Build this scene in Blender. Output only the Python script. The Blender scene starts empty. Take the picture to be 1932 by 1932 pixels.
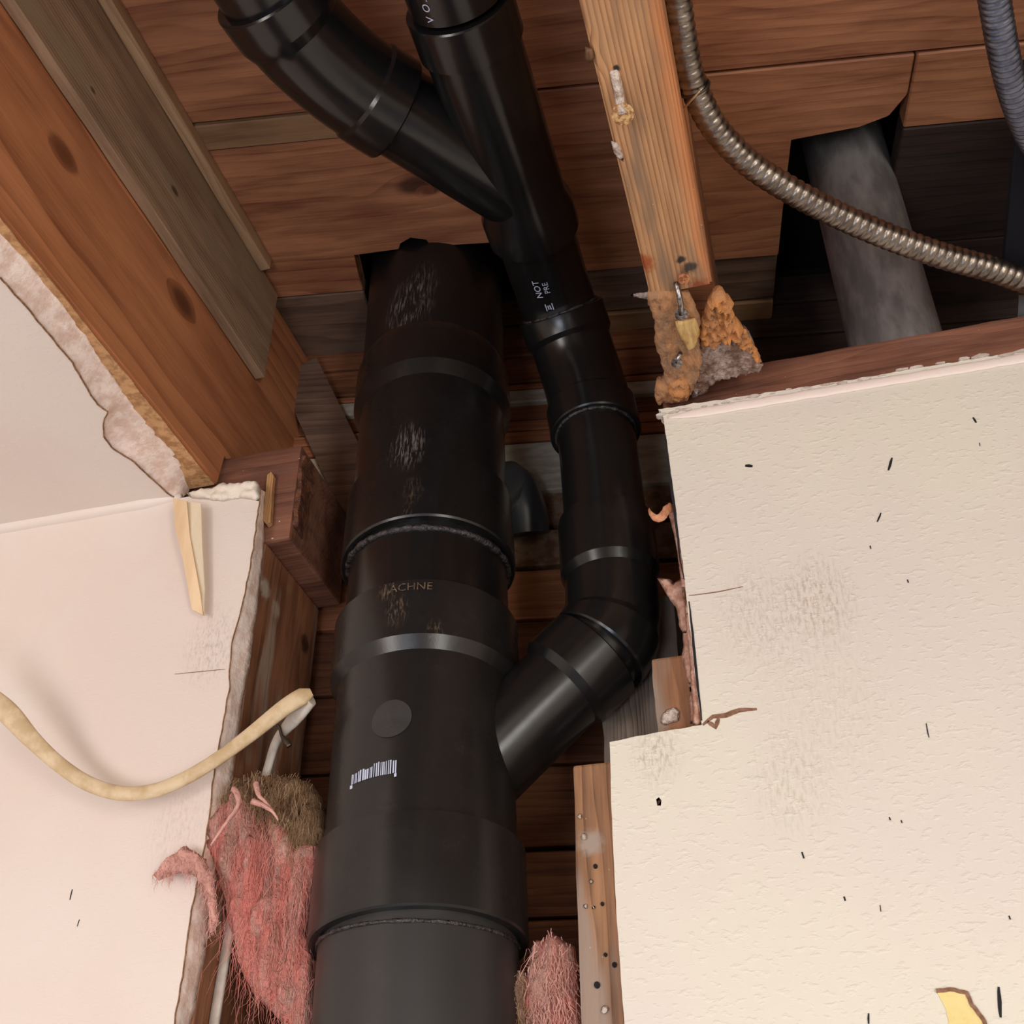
import bpy, bmesh, math, random
from mathutils import Vector, noise, geometry, Matrix
random.seed(4)
R_ = math.radians
S = bpy.context.scene
COL = S.collection
# ------------------------------------------------------------------ camera, world, lights, exposure
YAW, PITCH, FPX, EYE = R_(15.3), R_(35.5), 2181.0, Vector((0, 0, 1.7))
cam = bpy.data.objects.new('camera', bpy.data.cameras.new('camera'))
COL.objects.link(cam)
cam.location = EYE
cam.rotation_euler = (R_(90) + PITCH, 0, YAW)
cam.data.sensor_width = 36
cam.data.lens = FPX / 1932 * 36
cam.data.clip_start = .01
S.camera = cam
w = bpy.data.worlds.new('world'); S.world = w; w.use_nodes = True
w.node_tree.nodes['Background'].inputs[0].default_value = (.9, .85, .8, 1)
w.node_tree.nodes['Background'].inputs[1].default_value = .3
S.view_settings.view_transform = 'Standard'
S.view_settings.look = 'None'
S.view_settings.exposure = 0.0
S.view_settings.gamma = 1
S.view_settings.use_curve_mapping = False


def area(name, loc, target, sx, sy, power, color):
    d = bpy.data.lights.new(name, 'AREA'); d.shape = 'RECTANGLE'; d.size = sx; d.size_y = sy
    d.energy = power; d.color = color
    o = bpy.data.objects.new(name, d); COL.objects.link(o); o.location = loc
    o.rotation_euler = (Vector(target) - Vector(loc)).to_track_quat('-Z', 'Y').to_euler()
    return o


area('window_light', (-1.0, -1.3, 1.55), (-.1, .6, 2.1), .45, .9, 13.0, (1, .92, .88))
area('right_streak_light', (1.1, -1.2, 1.35), (.1, .6, 2.1), .35, 1.2, 15.5, (1, .955, .89))  # unseen source on the right, narrowed to streak the pipes
area('bounce_fill', (.25, -1.05, 2.17), (.25, -1.2, 0), .5, .5, 15, (1, .95, .90))  # added fill, brightens floor and back wall for reflections on the pipes
area('chamfer_fill', (-.30, -.62, 1.28), (-.15, .6, 2.2), .40, .35, 4.2, (.78, .85, 1))  # added unseen cool fill so the pipe chamfers come out bright

# ------------------------------------------------------------------ helpers: geometry
FW = Vector((-math.sin(YAW) * math.cos(PITCH), math.cos(YAW) * math.cos(PITCH), math.sin(PITCH)))
RT = Vector((math.cos(YAW), math.sin(YAW), 0)); UP = RT.cross(FW)
V = Vector


def ray(x, y): return RT * ((x - 966) / FPX) + UP * ((966 - y) / FPX) + FW


def at(x, y, X=None, Y=None, Z=None):            # sight line of a measured point met with a real plane of the room
    r = ray(x, y)
    t = (X - EYE.x) / r.x if X is not None else (Y - EYE.y) / r.y if Y is not None else (Z - EYE.z) / r.z
    return EYE + r * t


TH = R_(8.8)                                     # the outer wall and the subfloor boards run 8.8 degrees off the inner wall
UD, VD = V((math.cos(TH), math.sin(TH), 0)), V((-math.sin(TH), math.cos(TH), 0))


def uv(u, v, z=0): return UD * u + VD * v + V((0, 0, z))


def at_v(x, y, v):
    r = ray(x, y)
    return EYE + r * ((v - EYE.dot(VD)) / r.dot(VD))


def props(o, label=None, cat=None, group=None, kind=None):
    if label: o['label'] = label
    if cat: o['category'] = cat
    if group: o['group'] = group
    if kind: o['kind'] = kind
    return o


def empty(name, loc, label, cat, group=None):
    o = bpy.data.objects.new(name, None); COL.objects.link(o); o.location = loc
    o.empty_display_size = .02
    return props(o, label, cat, group)


def wloc(o):
    p = V(o.location)
    while o.parent: o = o.parent; p += V(o.location)
    return p


def mesh(name, vs, fs, mats, parent=None, loc=None, smooth=False, idx=None, sharp=None):
    base = wloc(parent) if parent else V((0, 0, 0))
    vs = [V(v) for v in vs]
    if loc is None:
        c = sum(vs, V((0, 0, 0))) / len(vs)
    else: c = V(loc)
    m = bpy.data.meshes.new(name)
    m.from_pydata([tuple(v - c) for v in vs], [], fs)
    for k in (mats if isinstance(mats, (list, tuple)) else [mats]): m.materials.append(k)
    if idx:
        for p, i in zip(m.polygons, idx): p.material_index = i
    bm = bmesh.new(); bm.from_mesh(m); bmesh.ops.recalc_face_normals(bm, faces=bm.faces); bm.to_mesh(m); bm.free()
    if smooth:
        m.shade_smooth()
        if sharp: m.set_sharp_from_angle(angle=R_(sharp))
    o = bpy.data.objects.new(name, m); COL.objects.link(o)
    o.location = c - base
    if parent: o.parent = parent
    return o


def catmull(pts, n=10):
    pts = [V(p) for p in pts]
    if len(pts) == 2: return [pts[0].lerp(pts[1], i / n) for i in range(n + 1)]
    P = [pts[0] * 2 - pts[1]] + pts + [pts[-1] * 2 - pts[-2]]
    out = []
    for i in range(1, len(P) - 2):
        a, b, c, d = P[i - 1:i + 3]
        for k in range(n):
            t = k / n
            out.append(.5 * ((2 * b) + (c - a) * t + (2 * a - 5 * b + 4 * c - d) * t * t + (3 * b - a - 3 * c + d) * t ** 3))
    out.append(pts[-1]); return out


class Path:
    def __init__(s, pts, n=10, up=V((0, 0, 1))):
        s.p = catmull(pts, n); s.s = [0]
        for a, b in zip(s.p, s.p[1:]): s.s.append(s.s[-1] + (b - a).length)
        s.L = s.s[-1]; s.f = []
        t = (s.p[1] - s.p[0]).normalized()
        if abs(t.dot(up)) > .9: up = V((0, 1, 0))
        n_ = (up - t * t.dot(up)).normalized()
        for i in range(len(s.p)):
            a, b = s.p[max(0, i - 1)], s.p[min(len(s.p) - 1, i + 1)]
            t = (b - a).normalized(); n_ = (n_ - t * t.dot(n_)).normalized()
            s.f.append((t, n_.copy(), t.cross(n_)))

    def at(s, q):
        q = min(max(q, 0), s.L); i = 0
        lo, hi = 0, len(s.s) - 2
        while lo < hi:
            m = (lo + hi + 1) // 2
            if s.s[m] <= q: lo = m
            else: hi = m - 1
        i = lo; k = (q - s.s[i]) / max(1e-9, s.s[i + 1] - s.s[i])
        A, B = s.f[i], s.f[i + 1]
        n_ = A[1].lerp(B[1], k).normalized(); t = A[0].lerp(B[0], k).normalized()
        return s.p[i].lerp(s.p[i + 1], k), t, n_, t.cross(n_)


def sweep(path, prof, seg=56, step=.006, cap=True, ell=None, fn=None):
    """prof: list of (s, r) along the path, equal s allowed for steps; returns verts, faces"""
    rings = []
    for (s0, r0), (s1, r1) in zip(prof, prof[1:]):
        n = max(1, int((s1 - s0) / step))
        for k in range(n): rings.append((s0 + (s1 - s0) * k / n, r0 + (r1 - r0) * k / n))
    rings.append(prof[-1])
    vs, fs = [], []
    for s, r in rings:
        p, t, a, b = path.at(s)
        for k in range(seg):
            ph = 2 * math.pi * k / seg
            ca, sa = math.cos(ph), math.sin(ph)
            rr = fn(s, ph, r) if fn else r
            e = ell(s) if ell else (1, 1)
            vs.append(p + a * (ca * rr * e[0]) + b * (sa * rr * e[1]))
    for i in range(len(rings) - 1):
        for k in range(seg):
            k2 = (k + 1) % seg
            fs.append((i * seg + k, i * seg + k2, (i + 1) * seg + k2, (i + 1) * seg + k))
    if cap:
        fs.append(tuple(range(seg))[::-1]); fs.append(tuple((len(rings) - 1) * seg + k for k in range(seg)))
    return vs, fs


def pipe(name, pts, prof, mat, parent, n=10, seg=56, sharp=17, **kw):
    P = Path(pts, n)
    prof = [(s if s >= 0 else P.L + s if s > -1 else P.L, r) for s, r in prof]
    vs, fs = sweep(P, prof, seg, **kw)
    return mesh(name, vs, fs, mat, parent, smooth=True, sharp=sharp), P


def rag(a, b, n, amp, seed=0, f=9):
    a, b = V(a), V(b); d = (b - a); L = d.length; out = []
    for i in range(n + 1):
        t = i / n; p = a.lerp(b, t)
        k = noise.noise(V((t * L * 100 * f / 9, seed, .3))) + .5 * noise.noise(V((t * L * 400, seed, 3)))
        out.append((p, k * amp))
    return out


def dense(pts, step=.004, amp=.0006, seed=0, perp=None):
    """polyline (3D points on one plane) resampled with a ragged wobble along perp"""
    pts = [V(p) for p in pts]; out = []
    L = 0
    for a, b in zip(pts, pts[1:]):
        n = max(1, int((b - a).length / step))
        d = (b - a).normalized()
        q = perp.cross(d) if perp is not None else V((0, 0, 0))
        for k in range(n):
            p = a.lerp(b, k / n); s = L + (b - a).length * k / n
            w_ = noise.noise(V((s * 140, seed * 7.3, 0))) + .6 * noise.noise(V((s * 520, seed * 3.1, 5)))
            out.append(p + q * w_ * amp)
        L += (b - a).length
    out.append(pts[-1]); return out


def extrude_poly(name, pts, vec, mats, parent=None, side=1, **kw):
    """planar polygon extruded by vec, front material 0, sides and back material `side`"""
    n = len(pts); vs = [V(p) for p in pts] + [V(p) + V(vec) for p in pts]
    fs = [tuple(range(n)), tuple(range(2 * n - 1, n - 1, -1))]
    for i in range(n):
        j = (i + 1) % n; fs.append((i, j, n + j, n + i))
    # triangulate the caps properly (concave outlines)
    e1 = (V(pts[1]) - V(pts[0])).normalized(); nn = V(vec).normalized(); e2 = nn.cross(e1)
    tri = geometry.tessellate_polygon([[V((V(p).dot(e1), V(p).dot(e2), 0)) for p in pts]])
    f2 = [tuple(t) for t in tri]; f3 = [tuple(i + n for i in t[::-1]) for t in tri]
    faces = f2 + f3 + fs[2:]
    ms = mats if isinstance(mats, (list, tuple)) else [mats]
    s = side if len(ms) > 1 else 0
    return mesh(name, vs, faces, ms, parent, idx=[0] * len(f2) + [s] * (len(f3) + n), **kw)


def box(name, a, b, mat, parent=None, bev=.0015, jit=0, seg=1, axis=None, seed=0, **kw):
    bm = bmesh.new()
    bmesh.ops.create_cube(bm, size=1)
    a, b = V(a), V(b); c = (a + b) / 2; d = b - a
    for v in bm.verts: v.co = V((v.co.x * d.x, v.co.y * d.y, v.co.z * d.z))
    if axis is not None and seg > 1:
        es = [e for e in bm.edges if abs((e.verts[0].co - e.verts[1].co)[axis]) > 1e-6]
        bmesh.ops.subdivide_edges(bm, edges=es, cuts=seg)
    if bev:
        es = [e for e in bm.edges if len(e.link_faces) == 2 and e.calc_face_angle() > .5]
        bmesh.ops.bevel(bm, geom=es, offset=bev, segments=2, profile=.6, affect='EDGES')
    if jit:
        for v in bm.verts:
            p = v.co + c
            v.co += V((noise.noise(p * 70 + V((seed, 0, 0))), noise.noise(p * 70 + V((0, seed, 9))), noise.noise(p * 70 + V((3, 0, seed))))) * jit
    vs = [v.co + c for v in bm.verts]; fs = [tuple(v.index for v in f.verts) for f in bm.faces]
    bm.verts.index_update()
    bm.free()
    return mesh(name, vs, fs, mat, parent, **kw)


def prism_uv(name, quad, z0, z1, mat, parent=None, bev=.0012):
    """board with plan outline quad given in (u, v) board coordinates"""
    bm = bmesh.new()
    lo = [bm.verts.new(uv(u, v, z0)) for u, v in quad]; hi = [bm.verts.new(uv(u, v, z1)) for u, v in quad]
    n = len(quad)
    bm.faces.new(lo[::-1]); bm.faces.new(hi)
    for i in range(n): bm.faces.new((lo[i], lo[(i + 1) % n], hi[(i + 1) % n], hi[i]))
    bmesh.ops.bevel(bm, geom=[e for e in bm.edges], offset=bev, segments=1, affect='EDGES')
    bm.verts.index_update()
    vs = [v.co.copy() for v in bm.verts]; fs = [tuple(v.index for v in f.verts) for f in bm.faces]; bm.free()
    return mesh(name, vs, fs, mat, parent)


def inside(p, poly):
    c = False; n = len(poly); j = n - 1
    for i in range(n):
        if (poly[i][1] > p[1]) != (poly[j][1] > p[1]) and p[0] < (poly[j][0] - poly[i][0]) * (p[1] - poly[i][1]) / (poly[j][1] - poly[i][1]) + poly[i][0]:
            c = not c
        j = i
    return c


def edist(p, poly):
    m = 9
    for a, b in zip(poly, poly[1:] + poly[:1]):
        ax, ay, bx, by = *a, *b; dx, dy = bx - ax, by - ay
        t = max(0, min(1, ((p[0] - ax) * dx + (p[1] - ay) * dy) / max(1e-12, dx * dx + dy * dy)))
        m = min(m, math.hypot(p[0] - ax - t * dx, p[1] - ay - t * dy))
    return m


def pillow(name, pts, nrm, thick, mat, parent=None, step=.003, width=.012, rough=.3, freq=120, back=.3, seed=0, hfun=None, flat=False, stretch=None):
    """lumpy body with the given outline on a plane, bulging along nrm (and a little backwards)"""
    nrm = V(nrm).normalized(); o = V(pts[0])
    e1 = (V(pts[1]) - o).normalized(); e2 = nrm.cross(e1).normalized(); e1 = e2.cross(nrm)
    P = [((V(p) - o).dot(e1), (V(p) - o).dot(e2)) for p in pts]
    xs = [p[0] for p in P]; ys = [p[1] for p in P]
    inn = []
    x = min(xs); row = 0
    while x < max(xs):
        y = min(ys) + (step / 2 if row % 2 else 0)
        while y < max(ys):
            q = (x + random.uniform(-.2, .2) * step, y + random.uniform(-.2, .2) * step)
            if inside(q, P) and edist(q, P) > step * .6: inn.append(q)
            y += step
        x += step * .87; row += 1
    n = len(P)
    r = geometry.delaunay_2d_cdt([V(p) for p in P + inn], [], [list(range(n))], 1, 1e-6)
    V2, F2 = r[0], [f for f in r[2]]
    front, backv = [], []
    for q in V2:
        d = edist((q.x, q.y), P); k = min(1, d / width); k = math.sqrt(max(0, 1 - (1 - k) ** 2))
        w3 = o + e1 * q.x + e2 * q.y
        s3 = w3 * freq if stretch is None else V((w3.x * stretch[0], w3.y * stretch[1], w3.z * stretch[2]))
        nz = noise.noise(s3 + V((seed, 0, 0))) + .5 * noise.noise(s3 * 2.3 + V((seed, 4, 0)))
        h = thick * k * (1 + rough * nz * 1.6)
        if hfun: h += hfun(w3) * k
        front.append(w3 + nrm * h); backv.append(w3 - nrm * (thick * back * k + (0 if k > 1e-4 else 0)))
    m = len(V2)
    fs = [tuple(f) for f in F2]
    if not flat:
        edge = [edist((q.x, q.y), P) < 1e-6 for q in V2]
        mp = [i if edge[i] else m + i for i in range(m)]
        fs += [tuple(mp[i] for i in f[::-1]) for f in F2]
        vs = front + backv
    else: vs = front
    used = sorted({i for f in fs for i in f}); rm = {u: k for k, u in enumerate(used)}
    vs = [vs[u] for u in used]; fs = [tuple(rm[i] for i in f) for f in fs]
    return mesh(name, vs, fs, mat, parent, smooth=True)


def ribbon(name, pts, width, nrm, mat, parent, lift=.0004, thick=.0004):
    nrm = V(nrm).normalized(); vs, fs = [], []
    ws = width if isinstance(width, list) else [width] * len(pts)
    for i, p in enumerate(pts):
        a, b = V(pts[max(0, i - 1)]), V(pts[min(len(pts) - 1, i + 1)])
        q = nrm.cross((b - a).normalized()) * ws[i] / 2
        for c in (V(p) - q, V(p) + q): vs += [c + nrm * lift, c - nrm * thick]
    for i in range(len(pts) - 1):
        k = i * 4; fs += [(k, k + 2, k + 6, k + 4), (k, k + 4, k + 5, k + 1), (k + 2, k + 3, k + 7, k + 6)]
    return mesh(name, vs, fs, mat, parent)


# ------------------------------------------------------------------ helpers: materials
def new_mat(name):
    m = bpy.data.materials.new(name); m.use_nodes = True
    nt = m.node_tree; b = nt.nodes['Principled BSDF']
    return m, nt, b


def nd(nt, t, **kw):
    n = nt.nodes.new('ShaderNode' + t)
    for k, v in kw.items():
        if k.startswith('i'):
            kk = int(k[1:]); 
            if hasattr(v, 'is_output') or isinstance(v, bpy.types.NodeSocket): nt.links.new(v, n.inputs[kk])
            else: n.inputs[kk].default_value = v
        else: setattr(n, k, v)
    return n


def mth(nt, op, a, b=0.0, c=0.0):
    n = nt.nodes.new('ShaderNodeMath'); n.operation = op
    for i, v in enumerate((a, b, c)):
        if isinstance(v, bpy.types.NodeSocket): nt.links.new(v, n.inputs[i])
        else: n.inputs[i].default_value = v
    return n.outputs[0]


def mixc(nt, f, a, b, blend='MIX'):
    n = nt.nodes.new('ShaderNodeMix'); n.data_type = 'RGBA'; n.blend_type = blend
    for i, v in ((0, f), (6, a), (7, b)):
        if isinstance(v, bpy.types.NodeSocket): nt.links.new(v, n.inputs[i])
        else: n.inputs[i].default_value = v if not isinstance(v, tuple) or len(v) == 4 else (*v, 1)
    return n.outputs[2]


def sr(r, g, b):
    f = lambda c: (c / 255 / 12.92) if c <= 10 else ((c / 255 + .055) / 1.055) ** 2.4
    return (f(r), f(g), f(b))


def ntex(nt, vec, scale, detail=3, rough=.55, dist=0):
    n = nt.nodes.new('ShaderNodeTexNoise'); n.inputs['Scale'].default_value = scale
    n.inputs['Detail'].default_value = detail; n.inputs['Roughness'].default_value = rough; n.inputs['Distortion'].default_value = dist
    if vec is not None: nt.links.new(vec, n.inputs['Vector'])
    return n.outputs['Fac']


def ss(nt, v, lo, hi, tlo=0.0, thi=1.0):
    n = nt.nodes.new('ShaderNodeMapRange'); n.interpolation_type = 'SMOOTHSTEP'
    nt.links.new(v, n.inputs[0])
    for i, x in zip((1, 2, 3, 4), (lo, hi, tlo, thi)): n.inputs[i].default_value = x
    return n.outputs[0]


def bump(nt, h, strength, dist, prev=None):
    n = nt.nodes.new('ShaderNodeBump'); n.inputs['Strength'].default_value = strength; n.inputs['Distance'].default_value = dist
    nt.links.new(h, n.inputs['Height'])
    if prev: nt.links.new(prev, n.inputs['Normal'])
    return n.outputs[0]


def scl(nt, vec, s):
    n = nt.nodes.new('ShaderNodeVectorMath'); n.operation = 'MULTIPLY'
    nt.links.new(vec, n.inputs[0]); n.inputs[1].default_value = s; return n.outputs[0]


def dist_to(nt, pos, p, s=(1, 1, 1)):
    n = nt.nodes.new('ShaderNodeVectorMath'); n.operation = 'SUBTRACT'
    nt.links.new(pos, n.inputs[0]); n.inputs[1].default_value = p
    m = scl(nt, n.outputs[0], s)
    l = nt.nodes.new('ShaderNodeVectorMath'); l.operation = 'LENGTH'; nt.links.new(m, l.inputs[0]); return l.outputs[1]


def wood(name, dark, light, axis='Y', yaw=0.0, ring=.0045, centre=(0, .05), rough=.62, ringw=.55, blotch=.35,
         grey=None, grey_amt=.0, knots=(), specks=0.0, rnd=0.0, spots=(), bmp=.35, warpk=.03, band=None):
    m, nt, b = new_mat(name)
    pos = nd(nt, 'NewGeometry').outputs['Position']
    if yaw:
        r = nd(nt, 'VectorRotate', rotation_type='Z_AXIS'); nt.links.new(pos, r.inputs['Vector']); r.inputs['Angle'].default_value = -yaw
        p1 = r.outputs[0]
    else: p1 = pos
    sx = nd(nt, 'SeparateXYZ'); nt.links.new(p1, sx.inputs[0])
    o = {'X': (0, 1, 2), 'Y': (1, 0, 2), 'Z': (2, 0, 1)}[axis]
    L, A, B = (sx.outputs[i] for i in o)
    ri = nd(nt, 'ObjectInfo').outputs['Random']
    A = mth(nt, 'SUBTRACT', A, centre[0]); B = mth(nt, 'SUBTRACT', B, centre[1])
    if rnd:
        A = mth(nt, 'MULTIPLY_ADD', ri, rnd, A); L = mth(nt, 'MULTIPLY_ADD', ri, 3.7, L)
    c = nd(nt, 'CombineXYZ'); nt.links.new(mth(nt, 'MULTIPLY', L, .16), c.inputs[0]); nt.links.new(A, c.inputs[1]); nt.links.new(B, c.inputs[2])
    warp = ntex(nt, c.outputs[0], 22, 2, .5)
    rad = mth(nt, 'SQRT', mth(nt, 'ADD', mth(nt, 'MULTIPLY', A, A), mth(nt, 'MULTIPLY', B, B)))
    rad = mth(nt, 'MULTIPLY_ADD', warp, warpk, rad)
    kd = None
    for (kp, kr) in knots:
        d = dist_to(nt, pos, kp, (.55 if axis == 'X' else 1, .55 if axis == 'Y' else 1, .55 if axis == 'Z' else 1))
        k = ss(nt, d, kr * 2.2, 0); rad = mth(nt, 'MULTIPLY_ADD', k, -kr * .9, rad)
        kk = ss(nt, d, kr, kr * .4); kd = kk if kd is None else mth(nt, 'MAXIMUM', kd, kk)
    fr = mth(nt, 'FRACT', mth(nt, 'DIVIDE', rad, ring))
    tri = mth(nt, 'POWER', fr, 2.2)
    tri = mth(nt, 'MULTIPLY', tri, ss(nt, fr, 1.0, .93))
    f = nd(nt, 'CombineXYZ'); nt.links.new(mth(nt, 'MULTIPLY', L, 14), f.inputs[0]); nt.links.new(mth(nt, 'MULTIPLY', A, 420), f.inputs[1]); nt.links.new(mth(nt, 'MULTIPLY', B, 420), f.inputs[2])
    fib = ntex(nt, f.outputs[0], 1.6, 3, .6)
    big = ntex(nt, scl(nt, c.outputs[0], (1, 1, 1)), 60, 3, .6)
    v = mth(nt, 'ADD', mth(nt, 'MULTIPLY', tri, ringw), mth(nt, 'MULTIPLY', ss(nt, fib, .35, .75), .22))
    v = mth(nt, 'ADD', v, mth(nt, 'MULTIPLY', ss(nt, big, .35, .7), blotch))
    col = mixc(nt, mth(nt, 'MINIMUM', v, 1.0), light, dark)
    if band:                                           # heartwood stripe along the timber
        t = mth(nt, 'MULTIPLY_ADD', ntex(nt, c.outputs[0], 30, 3), band[3], sx.outputs[band[0]])
        col = mixc(nt, mth(nt, 'MULTIPLY', ss(nt, t, band[1], band[2]), .75), col, mixc(nt, v, band[4], tuple(q * .6 for q in band[4])))
    if grey is not None:
        g = ntex(nt, c.outputs[0], 38, 3, .6)
        col = mixc(nt, mth(nt, 'MULTIPLY', ss(nt, g, .62 - grey_amt * .4, .78 - grey_amt * .4), .85), col, grey)
    if rnd:
        hs = nd(nt, 'HueSaturation'); nt.links.new(col, hs.inputs['Color'])
        nt.links.new(mth(nt, 'MULTIPLY_ADD', ri, .5, .75), hs.inputs['Value']); col = hs.outputs[0]
    if kd is not None:
        col = mixc(nt, mth(nt, 'MULTIPLY', kd, .85), col, mixc(nt, tri, tuple(x * .12 for x in dark), dark))
    for (sp, s_r, sc) in spots:                        # stains with a place of their own: (point, radius, colour)
        d = dist_to(nt, pos, sp)
        d = mth(nt, 'MULTIPLY_ADD', ntex(nt, pos, 260, 3), s_r * .9, d)
        col = mixc(nt, ss(nt, d, s_r * 1.5, s_r * .8), col, sc)
    if specks:
        q = ntex(nt, scl(nt, pos, (1, 1, 1)), 330, 2, .5)
        col = mixc(nt, ss(nt, q, .80 - specks * .1, .84 - specks * .1), col, (.75, .68, .6))
    nt.links.new(col, b.inputs['Base Color'])
    b.inputs['Roughness'].default_value = rough
    h = mth(nt, 'ADD', mth(nt, 'MULTIPLY', tri, -.5), mth(nt, 'MULTIPLY', fib, -.8))
    nt.links.new(bump(nt, h, bmp, .0012), b.inputs['Normal'])
    return m


def simple(name, col, rough=.6, metal=0, nz=0.0, nscale=200, bmp=0.0, bscale=400, bdist=.001, col2=None, spec=.5, aniso=None):
    m, nt, b = new_mat(name)
    pos = nd(nt, 'NewGeometry').outputs['Position']
    if aniso: pos = scl(nt, pos, aniso)
    if col2 is not None:
        c = mixc(nt, ss(nt, ntex(nt, pos, nscale, 4, .6), .38, .64), col, col2); nt.links.new(c, b.inputs['Base Color'])
    else: b.inputs['Base Color'].default_value = (*col, 1)
    b.inputs['Roughness'].default_value = rough; b.inputs['Metallic'].default_value = metal
    b.inputs['Specular IOR Level'].default_value = spec
    if bmp: nt.links.new(bump(nt, ntex(nt, pos, bscale, 3, .6), bmp, bdist), b.inputs['Normal'])
    return m


def abs_mat(name, base=.0085, rough=.27, dust=(), streak=(), tan=sr(128, 108, 88)):
    """glossy black drain plastic; dust: (point, radius) smears of tan cement, streak: same in pale grey primer"""
    m, nt, b = new_mat(name)
    pos = nd(nt, 'NewGeometry').outputs['Position']
    n1 = ntex(nt, pos, 26, 3, .6); n2 = ntex(nt, scl(nt, pos, (900, 900, 60)), 1, 3, .6)
    dustv = ss(nt, ntex(nt, pos, 45, 5, .7), .52, .8)
    col = mixc(nt, mth(nt, 'MULTIPLY', dustv, .5), (base, base * .93, base * .92), (base * 2.2, base * 1.9, base * 1.8))
    scr = ss(nt, ntex(nt, scl(nt, pos, (380, 380, 90)), 1, 4, .7), .70, .76)
    col = mixc(nt, mth(nt, 'MULTIPLY', scr, .10), col, (.16, .14, .13))
    for lst, cc, st in ((dust, tan, (700, 700, 160)), (streak, sr(150, 140, 135), (620, 620, 45))):
        for p, r in lst:
            d = dist_to(nt, pos, p, (1, 1, .6))
            k = mth(nt, 'MULTIPLY', ss(nt, d, r, r * .3), ss(nt, ntex(nt, scl(nt, pos, st), 1, 4, .7), .47, .66))
            col = mixc(nt, mth(nt, 'MULTIPLY', k, .55), col, cc)
    nt.links.new(col, b.inputs['Base Color'])
    nt.links.new(mth(nt, 'MULTIPLY_ADD', n1, .16, rough - .08), b.inputs['Roughness'])
    nt.links.new(bump(nt, n2, .05, .0006, bump(nt, n1, .08, .002)), b.inputs['Normal'])
    return m


def paint(name, c1, c2, scale, strength, dist, marks=()):
    m, nt, b = new_mat(name)
    pos = nd(nt, 'NewGeometry').outputs['Position']
    col = mixc(nt, ss(nt, ntex(nt, pos, 7, 3, .5), .35, .65), c1, c2)
    sm = ss(nt, ntex(nt, pos, 60, 5, .7), .64, .80)
    col = mixc(nt, mth(nt, 'MULTIPLY', sm, .25), col, tuple(x * .72 for x in c1))
    for p, r, cc, amt in marks:
        d = dist_to(nt, pos, p, (1, 1, .7))
        k = mth(nt, 'MULTIPLY', ss(nt, d, r, r * .2), ss(nt, ntex(nt, scl(nt, pos, (500, 500, 180)), 1, 4, .7), .42, .68))
        col = mixc(nt, mth(nt, 'MULTIPLY', k, amt), col, cc)
    nt.links.new(col, b.inputs['Base Color'])
    b.inputs['Roughness'].default_value = .48
    a = ntex(nt, scl(nt, pos, (.75, 1, 1.5)), scale, 2, .5)
    a2 = ss(nt, a, .52, .74)
    fine = ntex(nt, pos, scale * 4, 3, .6)
    nt.links.new(bump(nt, fine, .12, dist * .5, bump(nt, a2, strength, dist)), b.inputs['Normal'])
    return m


PAINT_L = paint('cream_wall_paint', sr(228, 216, 206), sr(226, 210, 200), 330, .18, .0004, marks=[(at(400, 1220, Y=.62), .03, sr(120, 105, 90), .35), (at(340, 1560, Y=.62), .03, sr(150, 135, 120), .25)])
PAINT_R = paint('textured_wall_paint', sr(228, 222, 206), sr(226, 216, 206), 210, .40, .0007,
                marks=[(at(1545, 1130, Y=.62), .03, sr(168, 138, 105), .55), (at(1430, 1160, Y=.62), .035, sr(150, 140, 118), .35), (at(1490, 1480, Y=.62), .03, sr(150, 148, 120), .3), (at(1240, 1420, Y=.62), .02, sr(130, 115, 90), .45), (at(1560, 1320, Y=.62), .05, sr(180, 172, 140), .25)])
ROOM = simple('room_white', sr(222, 214, 204), .6, nz=1, bmp=.1, bscale=180)
FLOOR = simple('pale_blue_grey_floor', sr(176, 182, 196), .45, col2=sr(160, 168, 184), nscale=20)
GYP = simple('pink_gypsum', sr(250, 230, 218), .9, col2=sr(228, 198, 182), nscale=90, bmp=.5, bscale=320, bdist=.0015)
GYP_W = simple('white_gypsum', sr(214, 204, 196), .9, col2=sr(190, 172, 160), nscale=120, bmp=.7, bscale=300, bdist=.002)
PAPER = simple('torn_brown_paper', sr(120, 84, 56), .9, col2=sr(158, 120, 88), nscale=300)
PAPER_P = simple('pink_brown_paper', sr(176, 128, 108), .9, col2=sr(212, 172, 152), nscale=160, bmp=.5, bscale=500)
DARKLINE = simple('dark_gap_line', (.01, .009, .012), .8)
W_JOIST = wood('orange_joist_wood', sr(134, 76, 48), sr(208, 138, 94), 'Y', ring=.012, centre=(-.300, 2.32), ringw=.52, blotch=.3, rough=.5, warpk=.03,
               knots=[(at(120, 290, X=-.408), .011), (at(335, 545, X=-.408) if False else at(345, 570, X=-.408), .013)], bmp=.18)
W_NAILER = wood('grey_brown_nailer_wood', sr(108, 80, 60), sr(178, 146, 116), 'Y', ring=.0034, centre=(-.40, 2.0), ringw=.45, blotch=.45, rough=.66, warpk=.012,
                grey=sr(150, 128, 102), grey_amt=.3, knots=[(at(330, 360, X=-.398), .004), (at(175, 170, X=-.398), .0025)])
W_STRIP = wood('tan_furring_wood', sr(142, 106, 76), sr(198, 160, 122), 'Y', ring=.003, centre=(-.3, 2.7), rough=.7)
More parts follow.
